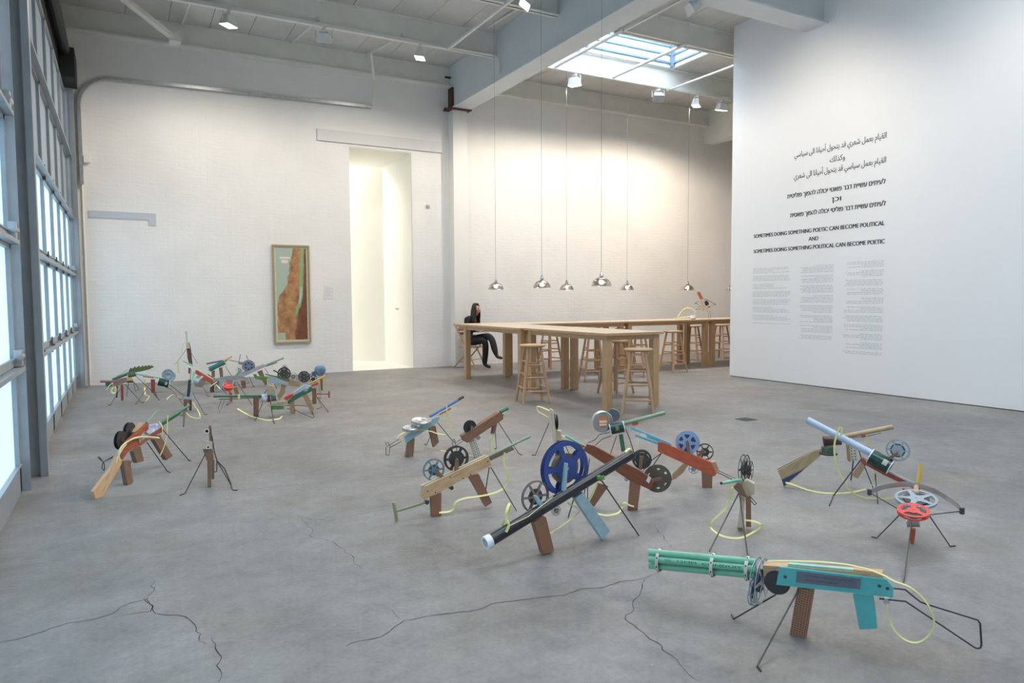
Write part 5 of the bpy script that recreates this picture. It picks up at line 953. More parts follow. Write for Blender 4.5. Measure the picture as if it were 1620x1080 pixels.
  ['T','barrel','green_paint',[[-0.446,0.068,0.269],[0.094,-0.014,0.245]],0.0136,0],
  ['T','under_rod','green_paint',[[-0.392,0.06,0.232],[0.061,-0.009,0.228]],0.0054,0],
  ['B','grip','brown_timber',[[-0.011,0.002,0.247],[0.034,-0.005,0.244],[0.028,-0.004,-0.0],[-0.018,0.003,0.001]],[0.152,0.988,-0.0],0.03],
  ['B','grip_side','red_paint',[[-0.024,0.014,0.246],[-0.009,0.011,0.245],[-0.015,0.012,-0.001],[-0.026,0.014,0.002]],[0.152,0.988,-0.0],0.03],
  ['N','tin_can','blue_print',[[0.064,-0.01,0.224],[0.124,-0.019,0.22]],0.0462,''],
  ['N','tin_can','dark_red_wood',[[0.121,-0.019,0.214],[0.165,-0.025,0.211]],0.0394,''],
  ['N','tin_can','tin_green',[[0.159,-0.024,0.218],[0.223,-0.034,0.222]],0.0408,''],
  ['B','bag','cloth_tan',[[0.125,-0.019,0.268],[0.137,-0.021,0.35],[0.156,-0.024,0.37],[0.188,-0.029,0.354],[0.218,-0.033,0.284],[0.205,-0.031,0.243]],[0.152,0.988,-0.0],0.08],
  ['R','leg','black_wire',[[0.075,-0.012,0.168],[-0.051,-0.254,0.004]],0.0039,0],
  ['R','leg','dark_metal',[[0.158,-0.024,0.177],[0.174,-0.027,0.039],[0.103,-0.551,0.004]],0.0047,0],
  ['B','under_tray','leaf_green',[[0.157,-0.024,0.146],[0.299,-0.046,0.138],[0.3,-0.046,0.079],[0.175,-0.027,0.083]],[0.152,0.988,-0.0],0.06],
  ['B','under_tray','cloth_tan',[[0.241,-0.037,0.173],[0.325,-0.05,0.175],[0.337,-0.052,0.136],[0.241,-0.037,0.142]],[0.152,0.988,-0.0],0.06],
  ['R','rail','steel_grey',[[0.125,-0.06,0.14],[0.297,-0.086,0.125]],0.0062,0],
  ['B','foot','pale_wood',[[0.298,-0.046,0.121],[0.324,-0.05,0.119],[0.323,-0.05,0.057],[0.3,-0.046,0.052]],[0.152,0.988,-0.0],0.04],
  ['R','wire_stock','dark_metal',[[-0.364,0.056,0.221],[-0.396,0.061,0.142],[-0.389,0.06,0.065],[-0.333,0.051,0.219]],0.0031,0],
  ['S','strap','yellow_strap',[[-0.204,-0.019,0.121],[-0.125,-0.031,0.065],[-0.051,-0.043,0.02],[0.002,-0.076,0.004],[0.039,-0.204,0.004],[0.08,-0.297,0.004],[0.172,-0.283,0.004],[0.219,-0.242,0.004],[0.274,-0.086,0.004]],0.017,[-0.091,-0.593,0.8],1],
  ['S','strap','yellow_strap',[[-0.183,-0.002,0.278],[-0.182,-0.002,0.231]],0.0255,[-0.091,-0.593,0.8],1],
 ]),
 ('scrap_gun_sculpture', 'toy crossbow with pointed orange nose and thin bow, standing on the back table', 'sculpture', [10.104, 10.623, 0.935], [
  ['T','nose','orange_paint',[[0.006,-0.006,0.534],[0.062,-0.059,0.382]],0.0313,0],
  ['C','nose_tip','dark_metal',[0.005,-0.005,0.538],[0.0,0.0,1.0],0.0132,0.02,''],
  ['S','bow','steel_grey',[[-0.033,0.031,0.317],[0.013,-0.013,0.357],[-0.005,-0.134,0.39],[0.035,-0.171,0.39],[0.162,-0.154,0.361],[0.243,-0.231,0.295]],0.02,[0.0,0.0,1.0]],
  ['R','bow_string','black_wire',[[-0.033,0.031,0.317],[0.008,-0.007,0.292]],0.0039,0],
  ['C','bow_bolt','dark_metal',[-0.032,0.03,0.318],[0.0,0.0,1.0],0.0115,0.02,''],
  ['C','bow_bolt','dark_metal',[0.243,-0.231,0.295],[0.0,0.0,1.0],0.0115,0.02,''],
  ['R','bow_string','dark_metal',[[0.243,-0.231,0.295],[0.163,-0.155,0.242]],0.0023,0],
  ['B','stock','pale_wood',[[0.062,-0.059,0.357],[0.088,-0.084,0.349],[0.152,-0.145,0.136],[0.147,-0.14,0.119],[0.095,-0.09,0.21],[0.067,-0.063,0.136],[0.054,-0.051,0.292]],[0.689,0.725,0.0],0.05],
  ['B','stock','pine',[[0.057,-0.013,0.374],[0.08,-0.035,0.373],[0.075,-0.03,0.283],[0.047,-0.003,0.16],[0.035,0.008,0.193],[0.069,-0.024,0.291]],[0.689,0.725,0.0],0.05],
  ['W','film_reel','black_paint',[0.157,-0.081,0.316],[0.103,-0.884,0.456],0.0494,'d','black_paint',0.03],
  ['C','knob','red_plastic',[0.155,-0.147,0.242],[0.0,0.0,1.0],0.0247,0.03,''],
  ['R','leg','black_wire',[[0.025,-0.024,0.275],[-0.02,0.019,0.181]],0.0031,0],
  ['R','leg','black_wire',[[0.147,-0.14,0.136],[0.594,0.31,0.004]],0.0039,0],
  ['R','leg','black_wire',[[0.169,-0.161,0.16],[0.738,0.398,0.004]],0.0039,0],
  ['R','leg','pale_strap',[[0.066,-0.063,0.144],[1.407,1.444,0.004]],0.0047,0],
 ]),
 ('coiled_strap', 'coiled pale strap with small white knob lying on the back table beside the crossbow', 'strap', [9.737, 10.586, 0.935], [
  ['R','loop','pale_strap',[[-0.106,0.098,0.049],[-0.075,0.069,0.105],[-0.046,0.042,0.162],[-0.006,0.005,0.211],[0.04,-0.037,0.227],[0.087,-0.08,0.21],[0.121,-0.112,0.182],[0.145,-0.133,0.137],[0.131,-0.12,0.097]],0.012,1],
  ['R','loop','pale_strap',[[-0.144,0.133,0.012],[-0.039,0.036,0.037],[0.065,-0.06,0.049],[0.134,-0.123,0.057]],0.012,1],
  ['C','knob','white_plastic',[0.119,-0.11,0.049],[0.0,0.0,1.0],0.0608,0.06,''],
  ['C','knob_base','rust_brown',[0.117,-0.107,0.02],[0.0,0.0,1.0],0.0446,0.03,''],
 ]),
]


# ------------------------------------------------------------------ sculptures from scrap
def glyph_mesh(s):
    """outline text filled contour by contour, so glyphs drawn as overlapping strokes stay solid"""
    c = bpy.data.curves.new('t', 'FONT'); c.body = s; c.size = 1; c.resolution_u = 4; c.fill_mode = 'NONE'; o = bpy.data.objects.new('t', c); COL.objects.link(o); bpy.context.view_layer.update()
    me = bpy.data.meshes.new_from_object(o.evaluated_get(bpy.context.evaluated_depsgraph_get())); bpy.data.objects.remove(o)
    co = [v.co.copy() for v in me.vertices]; nx = {}
    for e in me.edges: nx.setdefault(e.vertices[0], []).append(e.vertices[1]); nx.setdefault(e.vertices[1], []).append(e.vertices[0])
    seen = set(); loops = []
    for st_ in range(len(co)):
        if st_ in seen or st_ not in nx: continue
        lp = [st_]; seen.add(st_); cur = st_
        while True:
            n_ = [q for q in nx[cur] if q not in seen]
            if not n_: break
            n_ = [cur+1] if cur+1 in n_ else n_[:1]; cur = n_[0]; seen.add(cur); lp.append(cur)
        if len(lp) > 2: loops.append([co[q] for q in lp])
    bpy.data.meshes.remove(me)
    ar = lambda L: sum(L[k].x*L[(k+1) % len(L)].y-L[(k+1) % len(L)].x*L[k].y for k in range(len(L)))/2
    def inside(p, L):
        r_ = False
        for k in range(len(L)):
            a, b_ = L[k], L[(k+1) % len(L)]
            if (a.y > p.y) != (b_.y > p.y) and p.x < (b_.x-a.x)*(p.y-a.y)/(b_.y-a.y)+a.x: r_ = not r_
        return r_
    sg = 1 if ar(max(loops, key=lambda L: abs(ar(L)))) > 0 else -1
    out = [L for L in loops if ar(L)*sg > 0]; hol = [L for L in loops if ar(L)*sg < 0]; bm = bmesh.new()
    for L in out:
        grp = [L]+[h for h in hol if inside(h[0], L)]; es = []
        for G_ in grp:
            v = [bm.verts.new(p) for p in G_]; es += [bm.edges.new((v[k], v[(k+1) % len(v)])) for k in range(len(v))]
        bmesh.ops.triangle_fill(bm, use_beauty=True, edges=es)
    return bm
def sculpture(name, label, cat, base, ops):
    root = empty(name, base); tag(root, label, cat, 'toy guns built of scrap wood, pipes and film reels' if name == 'scrap_gun_sculpture' else None)
    for op in ops:
        k, part, m = op[:3]; a = op[3:]; bm = bmesh.new()
        if k == 'B': board(bm, *a); obj(part, bm, m, root)
        elif k == 'T':
            tube(bm, a[0][0], a[0][1], a[1], hollow=a[2]); obj(part, bm, m, root, True)
        elif k == 'R': sweep(bm, catmull(a[0]) if a[2] else a[0], a[1]); obj(part, bm, m, root, True)
        elif k == 'S': ribbon(bm, a[0], a[1], a[2], len(a) > 3); obj(part, bm, m, root, True)
        elif k == 'W':
            c, ax, R, style, m2, gap = a; c = Vector(c); z = Vector(ax).normalized()
            if style == 'd':
                lathe(bm, [(0, -gap/2), (R, -gap/2), (R, -gap/2+.003), (R*.6, -gap/2+.004), (R*.6, gap/2-.004), (R, gap/2-.003), (R, gap/2), (0, gap/2)], c, z)
                rr = obj(part, bm, m, root, True); b2 = bmesh.new(); lathe(b2, [(R*.28, -gap/2-.004), (R*.28, gap/2+.004)], c, z, 24); obj('hub', b2, 'dark_metal', rr, True)
            else:
                flange(bm, c-z*gap/2, z, R, style); flange(bm, c+z*gap/2, z, R, style); lathe(bm, [(R*.1, -gap/2), (R*.1, gap/2)], c, z, 16)
                rr = obj(part, bm, m, root); fr = {'s6': .5, 's6b': .62, 'w5': .56, 'w6': .72, 'w3': .7, 's5t': .62, 'h6': .5}[style]
                b2 = bmesh.new(); lathe(b2, [(0, -gap*.42), (R*fr, -gap*.42), (R*fr, gap*.42), (0, gap*.42)], c, z, 36); obj('film', b2, m2, rr, True)
                b2 = bmesh.new(); lathe(b2, [(0, -gap*.5-.006), (R*.07, -gap*.5-.006), (R*.07, -gap*.3)], c, z, 12); obj('hub_bolt', b2, 'galv', rr, True)
        elif k == 'C':
            c, ax, R, h, lab = a; z = Vector(ax).normalized(); c = Vector(c); e = min(.006, h*.25, R*.2)
            if z.y > 0 and abs(z.z) < .8: z = -z           # label side towards the room
            if lab == 'b': lathe(bm, [(R*math.cos(t), h*math.sin(t)) for t in [i*PI/2/8 for i in range(9)]], c, z)
            elif lab == 'p': lathe(bm, [(0, -h/2), (R, -h/2), (R, h/2-e), (R-e, h/2), (R*.9, h/2), (R*.86, h/2-.003), (R*.55, h/2-.003), (R*.52, h/2), (R*.34, h/2), (R*.3, h/2-.003), (0, h/2-.003)], c, z)
            else: lathe(bm, [(0, -h/2), (R-e, -h/2), (R, -h/2+e), (R, h/2-e), (R-e, h/2), (0, h/2)], c, z)
            o = obj(part, bm, m, root, True)
            if lab == 'r':
                x_, y_, _ = basis(z)
                for j, (r_, mm) in enumerate(((.58, 'label_green'), (.5, 'label_red'))):
                    b2 = bmesh.new(); lathe(b2, [(0, 0), (R*r_, 0), (R*r_, .001), (0, .001)], c+z*(h/2+.001*(j+.1)), z); obj('label', b2, mm, o)
                for dz in (-.26, .02):
                    b2 = bmesh.new(); p = c+z*(h/2+.0032)+y_*R*dz; obox(b2, p-x_*R*.36, p+x_*R*.36, R*.2, .001, y_); obj('label_bar', b2, 'label_cream', o)
        elif k == 'N':
            p, R, lab = a; p0, p1 = Vector(p[0]), Vector(p[1]); tube(bm, p0, p1, R, n=32, hollow=1); o = obj(part, bm, m, root, True); d = (p1-p0)
            for q in (p0, p1):
                b2 = bmesh.new(); s = 1 if q is p0 else -1; dd = d.normalized()*s; x_, y_, z_ = basis(dd)
                tube(b2, q-dd*.002, q+dd*.005, R*1.04, n=32, hollow=2); obj('rim', b2, 'white_plastic' if lab else 'galv', o, True)
            if lab:
                nn = Vector((-.38, -.72, .1)); dn = d.normalized(); nn = (nn-dn*nn.dot(dn)).normalized(); t0 = .72 if lab == 'w' else .5
                b2 = bmesh.new(); sd = dn.cross(nn); rows = []
                for i in range(7):
                    an = (i-3)*.13; rr_ = R*1.012; q = p0+d*t0+(nn*math.cos(an)+sd*math.sin(an))*rr_; rows.append((b2.verts.new(q-dn*R*.3), b2.verts.new(q+dn*R*.3)))
                for u_, v_ in zip(rows, rows[1:]): b2.faces.new((u_[0], u_[1], v_[1], v_[0]))
                bmesh.ops.solidify(b2, geom=b2.faces[:], thickness=.0012); obj('label', b2, 'white_paper' if lab == 'w' else 'gold', o)
        elif k == 'X':
            s_, p0, p1, h, nn = a; bm.free(); bm = glyph_mesh(s_); xs_ = [v.co.x for v in bm.verts]; x0, x1 = min(xs_), max(xs_); p0, p1, nn = Vector(p0), Vector(p1), Vector(nn).normalized(); d = p1-p0; u_ = d.normalized(); v_ = nn.cross(u_)
            if v_.z < 0: v_ = -v_
            for v in bm.verts: v.co = p0+d*((v.co.x-x0)/(x1-x0))+v_*v.co.y*h
            obj(part, bm, m, root)
        elif k == 'K':
            c, ax, R, wd = a; c = Vector(c); z = Vector(ax).normalized(); x_, y_, _ = basis(z)
            lathe(bm, [(R*.96, -wd), (R*1.0, -wd), (R*1.0, wd), (R*.96, wd), (R*.96, -wd)], c, z, 28); o = obj(part, bm, m, root)
            for i in range(8):
                an = i*2*PI/8+.3; d_ = x_*math.cos(an)+y_*math.sin(an); b2 = bmesh.new(); tube(b2, c+d_*R*.9, c+d_*R*1.07, .0032, n=8); obj('bolt', b2, 'ink_dark', o)
    return root
for g in GUNS: sculpture(*g)

# ------------------------------------------------------------------ worktables
def uvbox(bm, x0, x1, y0, y1, z0, z1, ax='x'):
    box(bm, x0, x1, y0, y1, z0, z1); bevel(bm, .004); l = bm.loops.layers.uv.new('uv')
    for f in bm.faces:
        f.normal_update()
        for lp in f.loops:
            c = lp.vert.co; a = {'x': c.x, 'y': c.y, 'z': c.z}[ax]; o = [v for k_, v in zip('xyz', c) if k_ != ax]; lp[l].uv = (a, o[0]+o[1]*1.3)
def table(x0, x1, y0, y1, label, along, lip=0):
    r = empty('work_table', ((x0+x1)/2, (y0+y1)/2, 0)); tag(r, label, 'table', 'tall plywood work tables'); X, Y = (x1-x0)/2, (y1-y0)/2
    b = bmesh.new(); uvbox(b, -X, X, -Y, Y, .905, .935, along); o = obj('tabletop', b, ['oak', 'table_top'], r)
    for p in o.data.polygons:
        if p.normal.z > .9: p.material_index = 1
    for sx in (-1, 1):
        for sy in (-1, 1):
            b = bmesh.new(); cx, cy_ = sx*(X-.085), sy*(Y-.085)-(lip if sy > 0 else 0); uvbox(b, cx-.045, cx+.045, cy_-.045, cy_+.045, 0, .905, 'z'); obj('leg', b, 'oak', r)
    for sx in (-1, 1): b = bmesh.new(); cx = sx*(X-.06); uvbox(b, cx-.012, cx+.012, -Y+.13, Y-.13, .845, .904, 'y'); obj('apron', b, 'oak', r)
    for sy in (-1, 1): b = bmesh.new(); cy_ = sy*(Y-.06); uvbox(b, -X+.13, X-.13, cy_-.012, cy_+.012, .845, .904, 'x'); obj('apron', b, 'oak', r)
table(5.06, 5.96, 6.86, 8.84, 'tall oak-coloured work table nearest the camera, stool tucked at its front end', 'y')
table(5.0, 5.92, 8.86, 11.2, 'tall oak-coloured work table in front of the seated woman', 'y', .3)
table(5.94, 8.04, 10.26, 11.14, 'tall work table of the back row, nearest the seated woman', 'x')
table(8.06, 10.12, 10.26, 11.14, 'tall work table of the back row with the orange-nosed toy on top', 'x')
table(10.14, 12.2, 10.26, 11.14, 'tall work table of the back row running behind the white partition', 'x')
def make_stool():
    r = empty('bar_stool', (0, 0, 0)); b = bmesh.new(); lathe(b, [(0, .735), (.14, .727), (.168, .737), (.174, .75), (.165, .762), (.13, .764), (0, .757)], (0, 0, 0), (0, 0, 1), 36); obj('seat', b, 'stool_wood', r, True)
    L = []
    for i in range(4):
        a = PI/4+i*PI/2; p0 = Vector((math.cos(a)*.255, math.sin(a)*.255, 0)); p1 = Vector((math.cos(a)*.115, math.sin(a)*.115, .735)); L.append((p0, p1))
        b = bmesh.new(); tube(b, p0, p0.lerp(p1, .5), .017, .021, 14); tube(b, p0.lerp(p1, .5), p1, .021, .018, 14); obj('leg', b, 'stool_wood', r, True)
    for i in range(4):
        for t in ((.28, .52, .74) if i % 2 else (.22, .46, .68)):
            (a0, a1), (b0, b1) = L[i], L[(i+1) % 4]; b = bmesh.new(); tube(b, a0.lerp(a1, t), b0.lerp(b1, t), .0115, n=10); obj('rung', b, 'stool_wood', r, True)
    return r
st = make_stool(); index_tree()
STOOLS = [((4.67, 7.93), -.25, 'round wooden bar stool standing alone left of the nearest work table'),
          ((5.34, 6.6), -.68, 'round wooden bar stool at the near end of the front work table, lowest in view'),
          ((6.15, 8.1), .2, 'wooden bar stool just behind the near right leg of the front work table'),
          ((6.8, 9.6), -.32, 'wooden bar stool in the corner where the two table rows meet'),
          ((7.85, 9.7), .5, 'wooden bar stool on the near side of the back row, middle'),
          ((8.82, 9.9), .1, 'wooden bar stool on the near side of the back row, closest to the partition'),
          ((7.25, 11.65), .3, 'wooden bar stool at the wall side, nearest the seated woman'),
          ((9.0, 11.6), .2, 'wooden bar stool at the wall side, middle of the back row'),
          ((10.85, 11.55), .45, 'wooden bar stool at the wall side seen between table legs near the partition'),
          ((11.75, 11.6), .2, 'wooden bar stool at the wall side, furthest to the right')]
for i, ((x, y), rz, lb) in enumerate(STOOLS):
    s = st if i == 0 else copy_tree(st)
    s.location = (x, y, 0); s.rotation_euler = (0, 0, rz); tag(s, lb, 'stool', 'wooden bar stools around the tables')

# ------------------------------------------------------------------ pendant lamps
def make_pendant(top=4.4):
    r = empty('pendant_lamp', (0, 0, 0)); b = bmesh.new(); R = .13
    prof = [(R*math.cos(t), .115*math.sin(t)) for t in [i*PI/2*.86/10 for i in range(11)]]; lathe(b, [(R+.004, -.004)]+prof+[(.028, .12), (.026, .14)], (0, 0, 0), (0, 0, 1), 40)
    for f in list(b.faces):
        if len(f.verts) > 8: b.faces.remove(f)
    bmesh.ops.solidify(b, geom=b.faces[:], thickness=.002); s = obj('lamp_shade', b, 'chrome', r, True)
    b = bmesh.new(); lathe(b, [(0, .12), (.03, .12), (.032, .135), (.022, .15), (.02, .175), (.008, .19), (0, .19)], (0, 0, 0), (0, 0, 1), 20); obj('lamp_holder', b, 'chrome', r, True)
    b = bmesh.new(); bmesh.ops.create_icosphere(b, subdivisions=2, radius=.035, matrix=Matrix.Translation((0, 0, .05))); obj('bulb', b, 'bulb', r, True)
    b = bmesh.new(); tube(b, (0, 0, .185), (0, 0, top), .002, n=6); obj('cord', b, 'slate_plate', r)
    return r
pl = make_pendant(); index_tree()
PEND = [((5.5, 10.55), 'chrome dome pendant lamp hanging directly above the seated woman, leftmost'), ((5.5, 9.06), 'chrome dome pendant lamp, second from the left along the near tables'),
        ((5.5, 7.56), 'largest chrome dome pendant lamp, hanging over the nearest table'), ((7.2, 10.98), 'chrome dome pendant lamp over the back row, just right of the second lamp'),
        ((8.6, 10.98), 'small chrome dome pendant lamp right of the largest one'), ((10.16, 10.98), 'chrome dome pendant lamp above the toy crossbow on the table'),
        ((11.42, 10.98), 'chrome dome pendant lamp half hidden by the white partition')]
for i, ((x, y), lb) in enumerate(PEND):
    s = (pl if i == 0 else copy_tree(pl)) if y < 10.9 else make_pendant(3.97)
    s.location = (x, y, 1.52); tag(s, lb, 'lamp', 'chrome pendant lamps over the tables')

# ------------------------------------------------------------------ track lights
def rail(name, a, b, label):
    bm = bmesh.new(); obox(bm, a, b, .035, .035); tag(obj(name, bm, 'rail_white'), label, 'light track', 'light tracks under the ceiling')
rail('light_track', (-.4, 10.93, 5.49), (4.85, 10.93, 5.49), 'white light track under the second beam, carrying three floodlights')
rail('light_track', (4.82, -3, 5.46), (4.82, 10.9, 5.46), 'white light track running along the room left of the deep girder')
rail('light_track', (6.3, 10.98, 5.5), (12.5, 10.98, 5.5), 'white light track crossing in front of the skylight, over the tables')
rail('light_track', (6.95, -3, 5.5), (6.95, 8.95, 5.5), 'white light track right of the deep girder, ending at the skylight')
def flood(loc, aim, lit, label, power=0, ang=95, col=(1, .80, .58), blend=.9):
    r = empty('floodlight', loc); tag(r, label, 'floodlight', 'ceiling floodlights on tracks'); d = (Vector(aim)-Vector(loc)); d.normalize()
    x = Vector((0, 0, 1)).cross(d).normalized(); y = d.cross(x); c = Vector((0, 0, -.17))
    b = bmesh.new(); A = [b.verts.new(c+x*i*.07+y*j*.05-d*.09) for i, j in ((-1, -1), (1, -1), (1, 1), (-1, 1))]; B = [b.verts.new(c+x*i*.11+y*j*.08+d*.05) for i, j in ((-1, -1), (1, -1), (1, 1), (-1, 1))]
    b.faces.new(A[::-1])
    for i in range(4): b.faces.new((A[i], A[(i+1) % 4], B[(i+1) % 4], B[i]))
    b.faces.new(B); obj('housing', b, 'rail_white', r)
    b = bmesh.new(); obox(b, c+d*.052-x*.1, c+d*.052+x*.1, .14, .004, y); obj('glass', b, 'lamp_face' if lit else 'steel_grey', r)
    b = bmesh.new()
    for s in (-1, 1): obox(b, c+x*s*.12, c+x*s*.12+Vector((0, 0, .12)), .02, .004)
    obox(b, c-x*.12+Vector((0, 0, .12)), c+x*.12+Vector((0, 0, .12)), .02, .004); box(b, -.02, .02, -.05, .05, -.05, -.017); obj('yoke', b, 'rail_white', r)
    if lit and power:
        p = Vector(loc)+c+d*.08; s = spot(p, p+d, power, ang, col, .07, blend); s.name = 'beam'; s.parent = r; s.location = c+d*.08
WARM = (1, .82, .62)
flood((1.45, 10.93, 5.47), (1.2, 11.2, 0), 1, 'lit floodlight leftmost on the track near the back wall', 122, 170, (1, .91, .8), .5)
flood((2.8, 10.93, 5.47), (3.5, 13.2, 1.5), 0, 'unlit white floodlight between the two lit ones on the left track', 0)
flood((4.35, 10.93, 5.47), (3.7, 11.3, 0), 1, 'lit floodlight on the left track, close to the deep girder', 92, 170, (1, .91, .8), .5)
flood((7.38, 10.98, 5.47), (7.6, 11.1, 0), 1, 'dazzling floodlight at the left corner of the skylight', 150, 170, (1, .88, .74), .35)
flood((9.35, 10.98, 5.47), (8, 8, 1), 0, 'unlit white floodlight below the skylight edge', 0)
flood((10.35, 10.98, 5.47), (10.2, 11.2, 0), 1, 'dazzling floodlight on the right track above the toy crossbow', 205, 170, (1, .88, .74), .35)
flood((11.05, 10.98, 5.47), (11.2, 12.2, 0), 1, 'lit floodlight furthest right, partly warm glowing', 90, 140)
flood((6.95, 7.45, 5.47), (9.2, 6.8, 2.8), 0, 'white floodlight at the top edge right of the girder', 0)
for x, y, ax, ay, az, p, lb in ((6.95, 6.6, 9.2, 7.3, 2.9, 95, 'first floodlight of the right long track, behind the deep crossing beam'), (6.95, 4.0, 9.2, 4.6, 2.6, 70, 'added floodlight of the right long track under an added skylight'),
        (4.82, 6.2, 1.9, 6.2, 0, 125, 'added floodlight of the left long track above the left sculptures'), (4.82, 3.2, 2.4, 2.6, 0, 95, 'added floodlight of the left long track above the big blue reel'),
        (4.82, 8.3, 1.0, 9.8, 0, 270, 'added floodlight of the left long track aimed at the far left sculptures'), (6.95, 1.0, 9.2, 2, 2.4, 70, 'added floodlight of the right long track closest to the camera'), (4.82, 0.0, 1.5, 0.5, 0, 120, 'added floodlight of the left long track closest to the camera')):
    flood((x, y, 5.45), (ax, ay, az), 1, lb, p, 110, (1, .88, .74))  # all but the first added to brighten the partition and sculptures
# passage lamp
l = bpy.data.lights.new('passage_light', 'AREA'); l.energy = 34; l.size = .6; l.color = (1, .92, .78); lo = bpy.data.objects.new('passage_light', l); COL.objects.link(lo); lo.location = (3.6, YB+2.6, 4.7)

# ------------------------------------------------------------------ things on the walls
r = empty('framed_map', (2.69, YB-.02, 1.465)); tag(r, 'tall framed relief map with green sea and brown land on the white brick wall', 'map')
b = bmesh.new(); W2, H2 = .325, .885
for a in ((-W2, -W2+.028, -H2+.028, H2-.028), (W2-.028, W2, -H2+.028, H2-.028), (-W2, W2, -H2, -H2+.028), (-W2, W2, H2-.028, H2)): box(b, a[0], a[1], -.03, .015, a[2], a[3])
obj('frame', b, 'olive_wood', r)
b = bmesh.new(); box(b, -W2+.02, W2-.02, -.005, .01, -H2+.02, H2-.02); obj('mount', b, 'cream_band', r)
b = bmesh.new(); u = b.loops.layers.uv.new('uv'); q = [b.verts.new((x*(W2-.06), -.008, z*(H2-.06))) for x, z in ((-1, -1), (1, -1), (1, 1), (-1, 1))]; f = b.faces.new(q)
for lp, c in zip(f.loops, ((0, 0), (1, 0), (1, 1), (0, 1))): lp[u].uv = c
obj('map_print', b, 'map_print', r)
b = bmesh.new(); box(b, -.2, -.02, -.0105, -.009, .64, .67); box(b, -.17, -.06, -.0105, -.009, .56, .62); obj('title_patch', b, 'label_cream', r)
def plate(name, x, z, w_, h_, label, cat, m='white_paint', d=.012):
    b = bmesh.new(); box(b, x-w_/2, x+w_/2, YB-d, YB, z-h_/2, z+h_/2); bevel(b, .003); return tag(obj(name, b, m), label, cat)
wl = plate('wall_label', 3.37, 1.51, .19, .25, 'small white text label on the brick wall right of the framed map', 'label', 'white_paint', .008)
b = bmesh.new()
for i in range(12): box(b, 3.29, 3.29+(.15 if i % 4 else .1)+.01*(i % 3-1), YB-.0095, YB-.0082, 1.60-i*.0165, 1.603-i*.0165)
obj('print', b, 'text_grey', wl)
plate('junction_box', -.42, 3.61, .09, .13, 'small white sensor box high on the brick wall beside the glass door', 'box', 'white_paint', .06)
plate('anchor_plate', 5.36, 3.2, .06, .05, 'small dark anchor stub on the brick wall right of the doorway', 'bracket', 'galv', .03)
b = bmesh.new()
for i in range(4): box(b, 5.014, 5.0199, 14.0+i*.05, 14.035+i*.05, 1.15, 1.18)
tag(obj('door_sign', b, 'text_grey'), 'tiny grey lettering on the cream doorway side', 'sign')
# drain grate
b = bmesh.new()
for i in range(5): box(b, 5.96+i*.035, 5.975+i*.035, 5.5, 5.66, .0, .006)
for i in range(5): box(b, 5.95, 6.13, 5.5+i*.035, 5.512+i*.035, .001, .005)
tag(obj('floor_drain', b, 'alu_dark'), 'small round metal drain grate in the concrete floor near the partition', 'drain')

# vinyl lettering on the partition
AR = {'ا': ('\uFE8D', '\uFE8E', None, None), 'ل': ('\uFEDD', '\uFEDE', '\uFEDF', '\uFEE0'), 'ق': ('\uFED5', '\uFED6', '\uFED7', '\uFED8'), 'ي': ('\uFEF1', '\uFEF2', '\uFEF3', '\uFEF4'), 'م': ('\uFEE1', '\uFEE2', '\uFEE3', '\uFEE4'),
      'ب': ('\uFE8F', '\uFE90', '\uFE91', '\uFE92'), 'ع': ('\uFEC9', '\uFECA', '\uFECB', '\uFECC'), 'ش': ('\uFEB5', '\uFEB6', '\uFEB7', '\uFEB8'), 'ر': ('\uFEAD', '\uFEAE', None, None), 'د': ('\uFEA9', '\uFEAA', None, None),
      'ت': ('\uFE95', '\uFE96', '\uFE97', '\uFE98'), 'ح': ('\uFEA1', '\uFEA2', '\uFEA3', '\uFEA4'), 'و': ('\uFEED', '\uFEEE', None, None), 'أ': ('\uFE83', '\uFE84', None, None), 'ن': ('\uFEE5', '\uFEE6', '\uFEE7', '\uFEE8'),
      'ى': ('\uFEEF', '\uFEF0', None, None), 'س': ('\uFEB1', '\uFEB2', '\uFEB3', '\uFEB4'), 'ك': ('\uFED9', '\uFEDA', '\uFEDB', '\uFEDC'), 'ذ': ('\uFEAB', '\uFEAC', None, None)}
def shape(s):
    out = []
    for i, c in enumerate(s):
        if c not in AR: out.append(c); continue
        pv = i > 0 and s[i-1] in AR and AR[s[i-1]][2]; nx = i+1 < len(s) and s[i+1] in AR
        f = AR[c]; k = (3 if (nx and f[2]) else 1) if pv else (2 if (nx and f[2]) else 0); out.append(f[k] or f[0])
    return ''.join(out)[::-1]
def wall_text(s, yl, yr, zb, h, bold=0, m='text_ink'):
    b = glyph_mesh(s); xs_ = [v.co.x for v in b.verts]; x0, x1 = min(xs_), max(xs_); k = (yl-yr)/(x1-x0)
    for v in b.verts: v.co = (XP-.0016, yl-(v.co.x-x0)*k, zb+v.co.y*h)
    if bold:
        g0 = b.verts[:] + b.edges[:] + b.faces[:]
        for n_, dy in enumerate((bold, -bold)):
            d = bmesh.ops.duplicate(b, geom=g0); bmesh.ops.translate(b, vec=(-.0004*(n_+1), dy, 0), verts=[v for v in d['geom'] if isinstance(v, bmesh.types.BMVert)])
    me = bpy.data.meshes.new('text_line'); b.to_mesh(me); b.free(); me.materials.append(M[m]); return me
def lettering(name, lines, label, cat='wall text'):
    r = empty(name, (XP-.001, 7.2, lines[1][3])); tag(r, label, cat, 'lettering on the white partition')
    for a in lines:
        me = wall_text(*a)
        for v in me.vertices: v.co -= r.location
        o = bpy.data.objects.new('text_line', me); COL.objects.link(o); o.parent = r
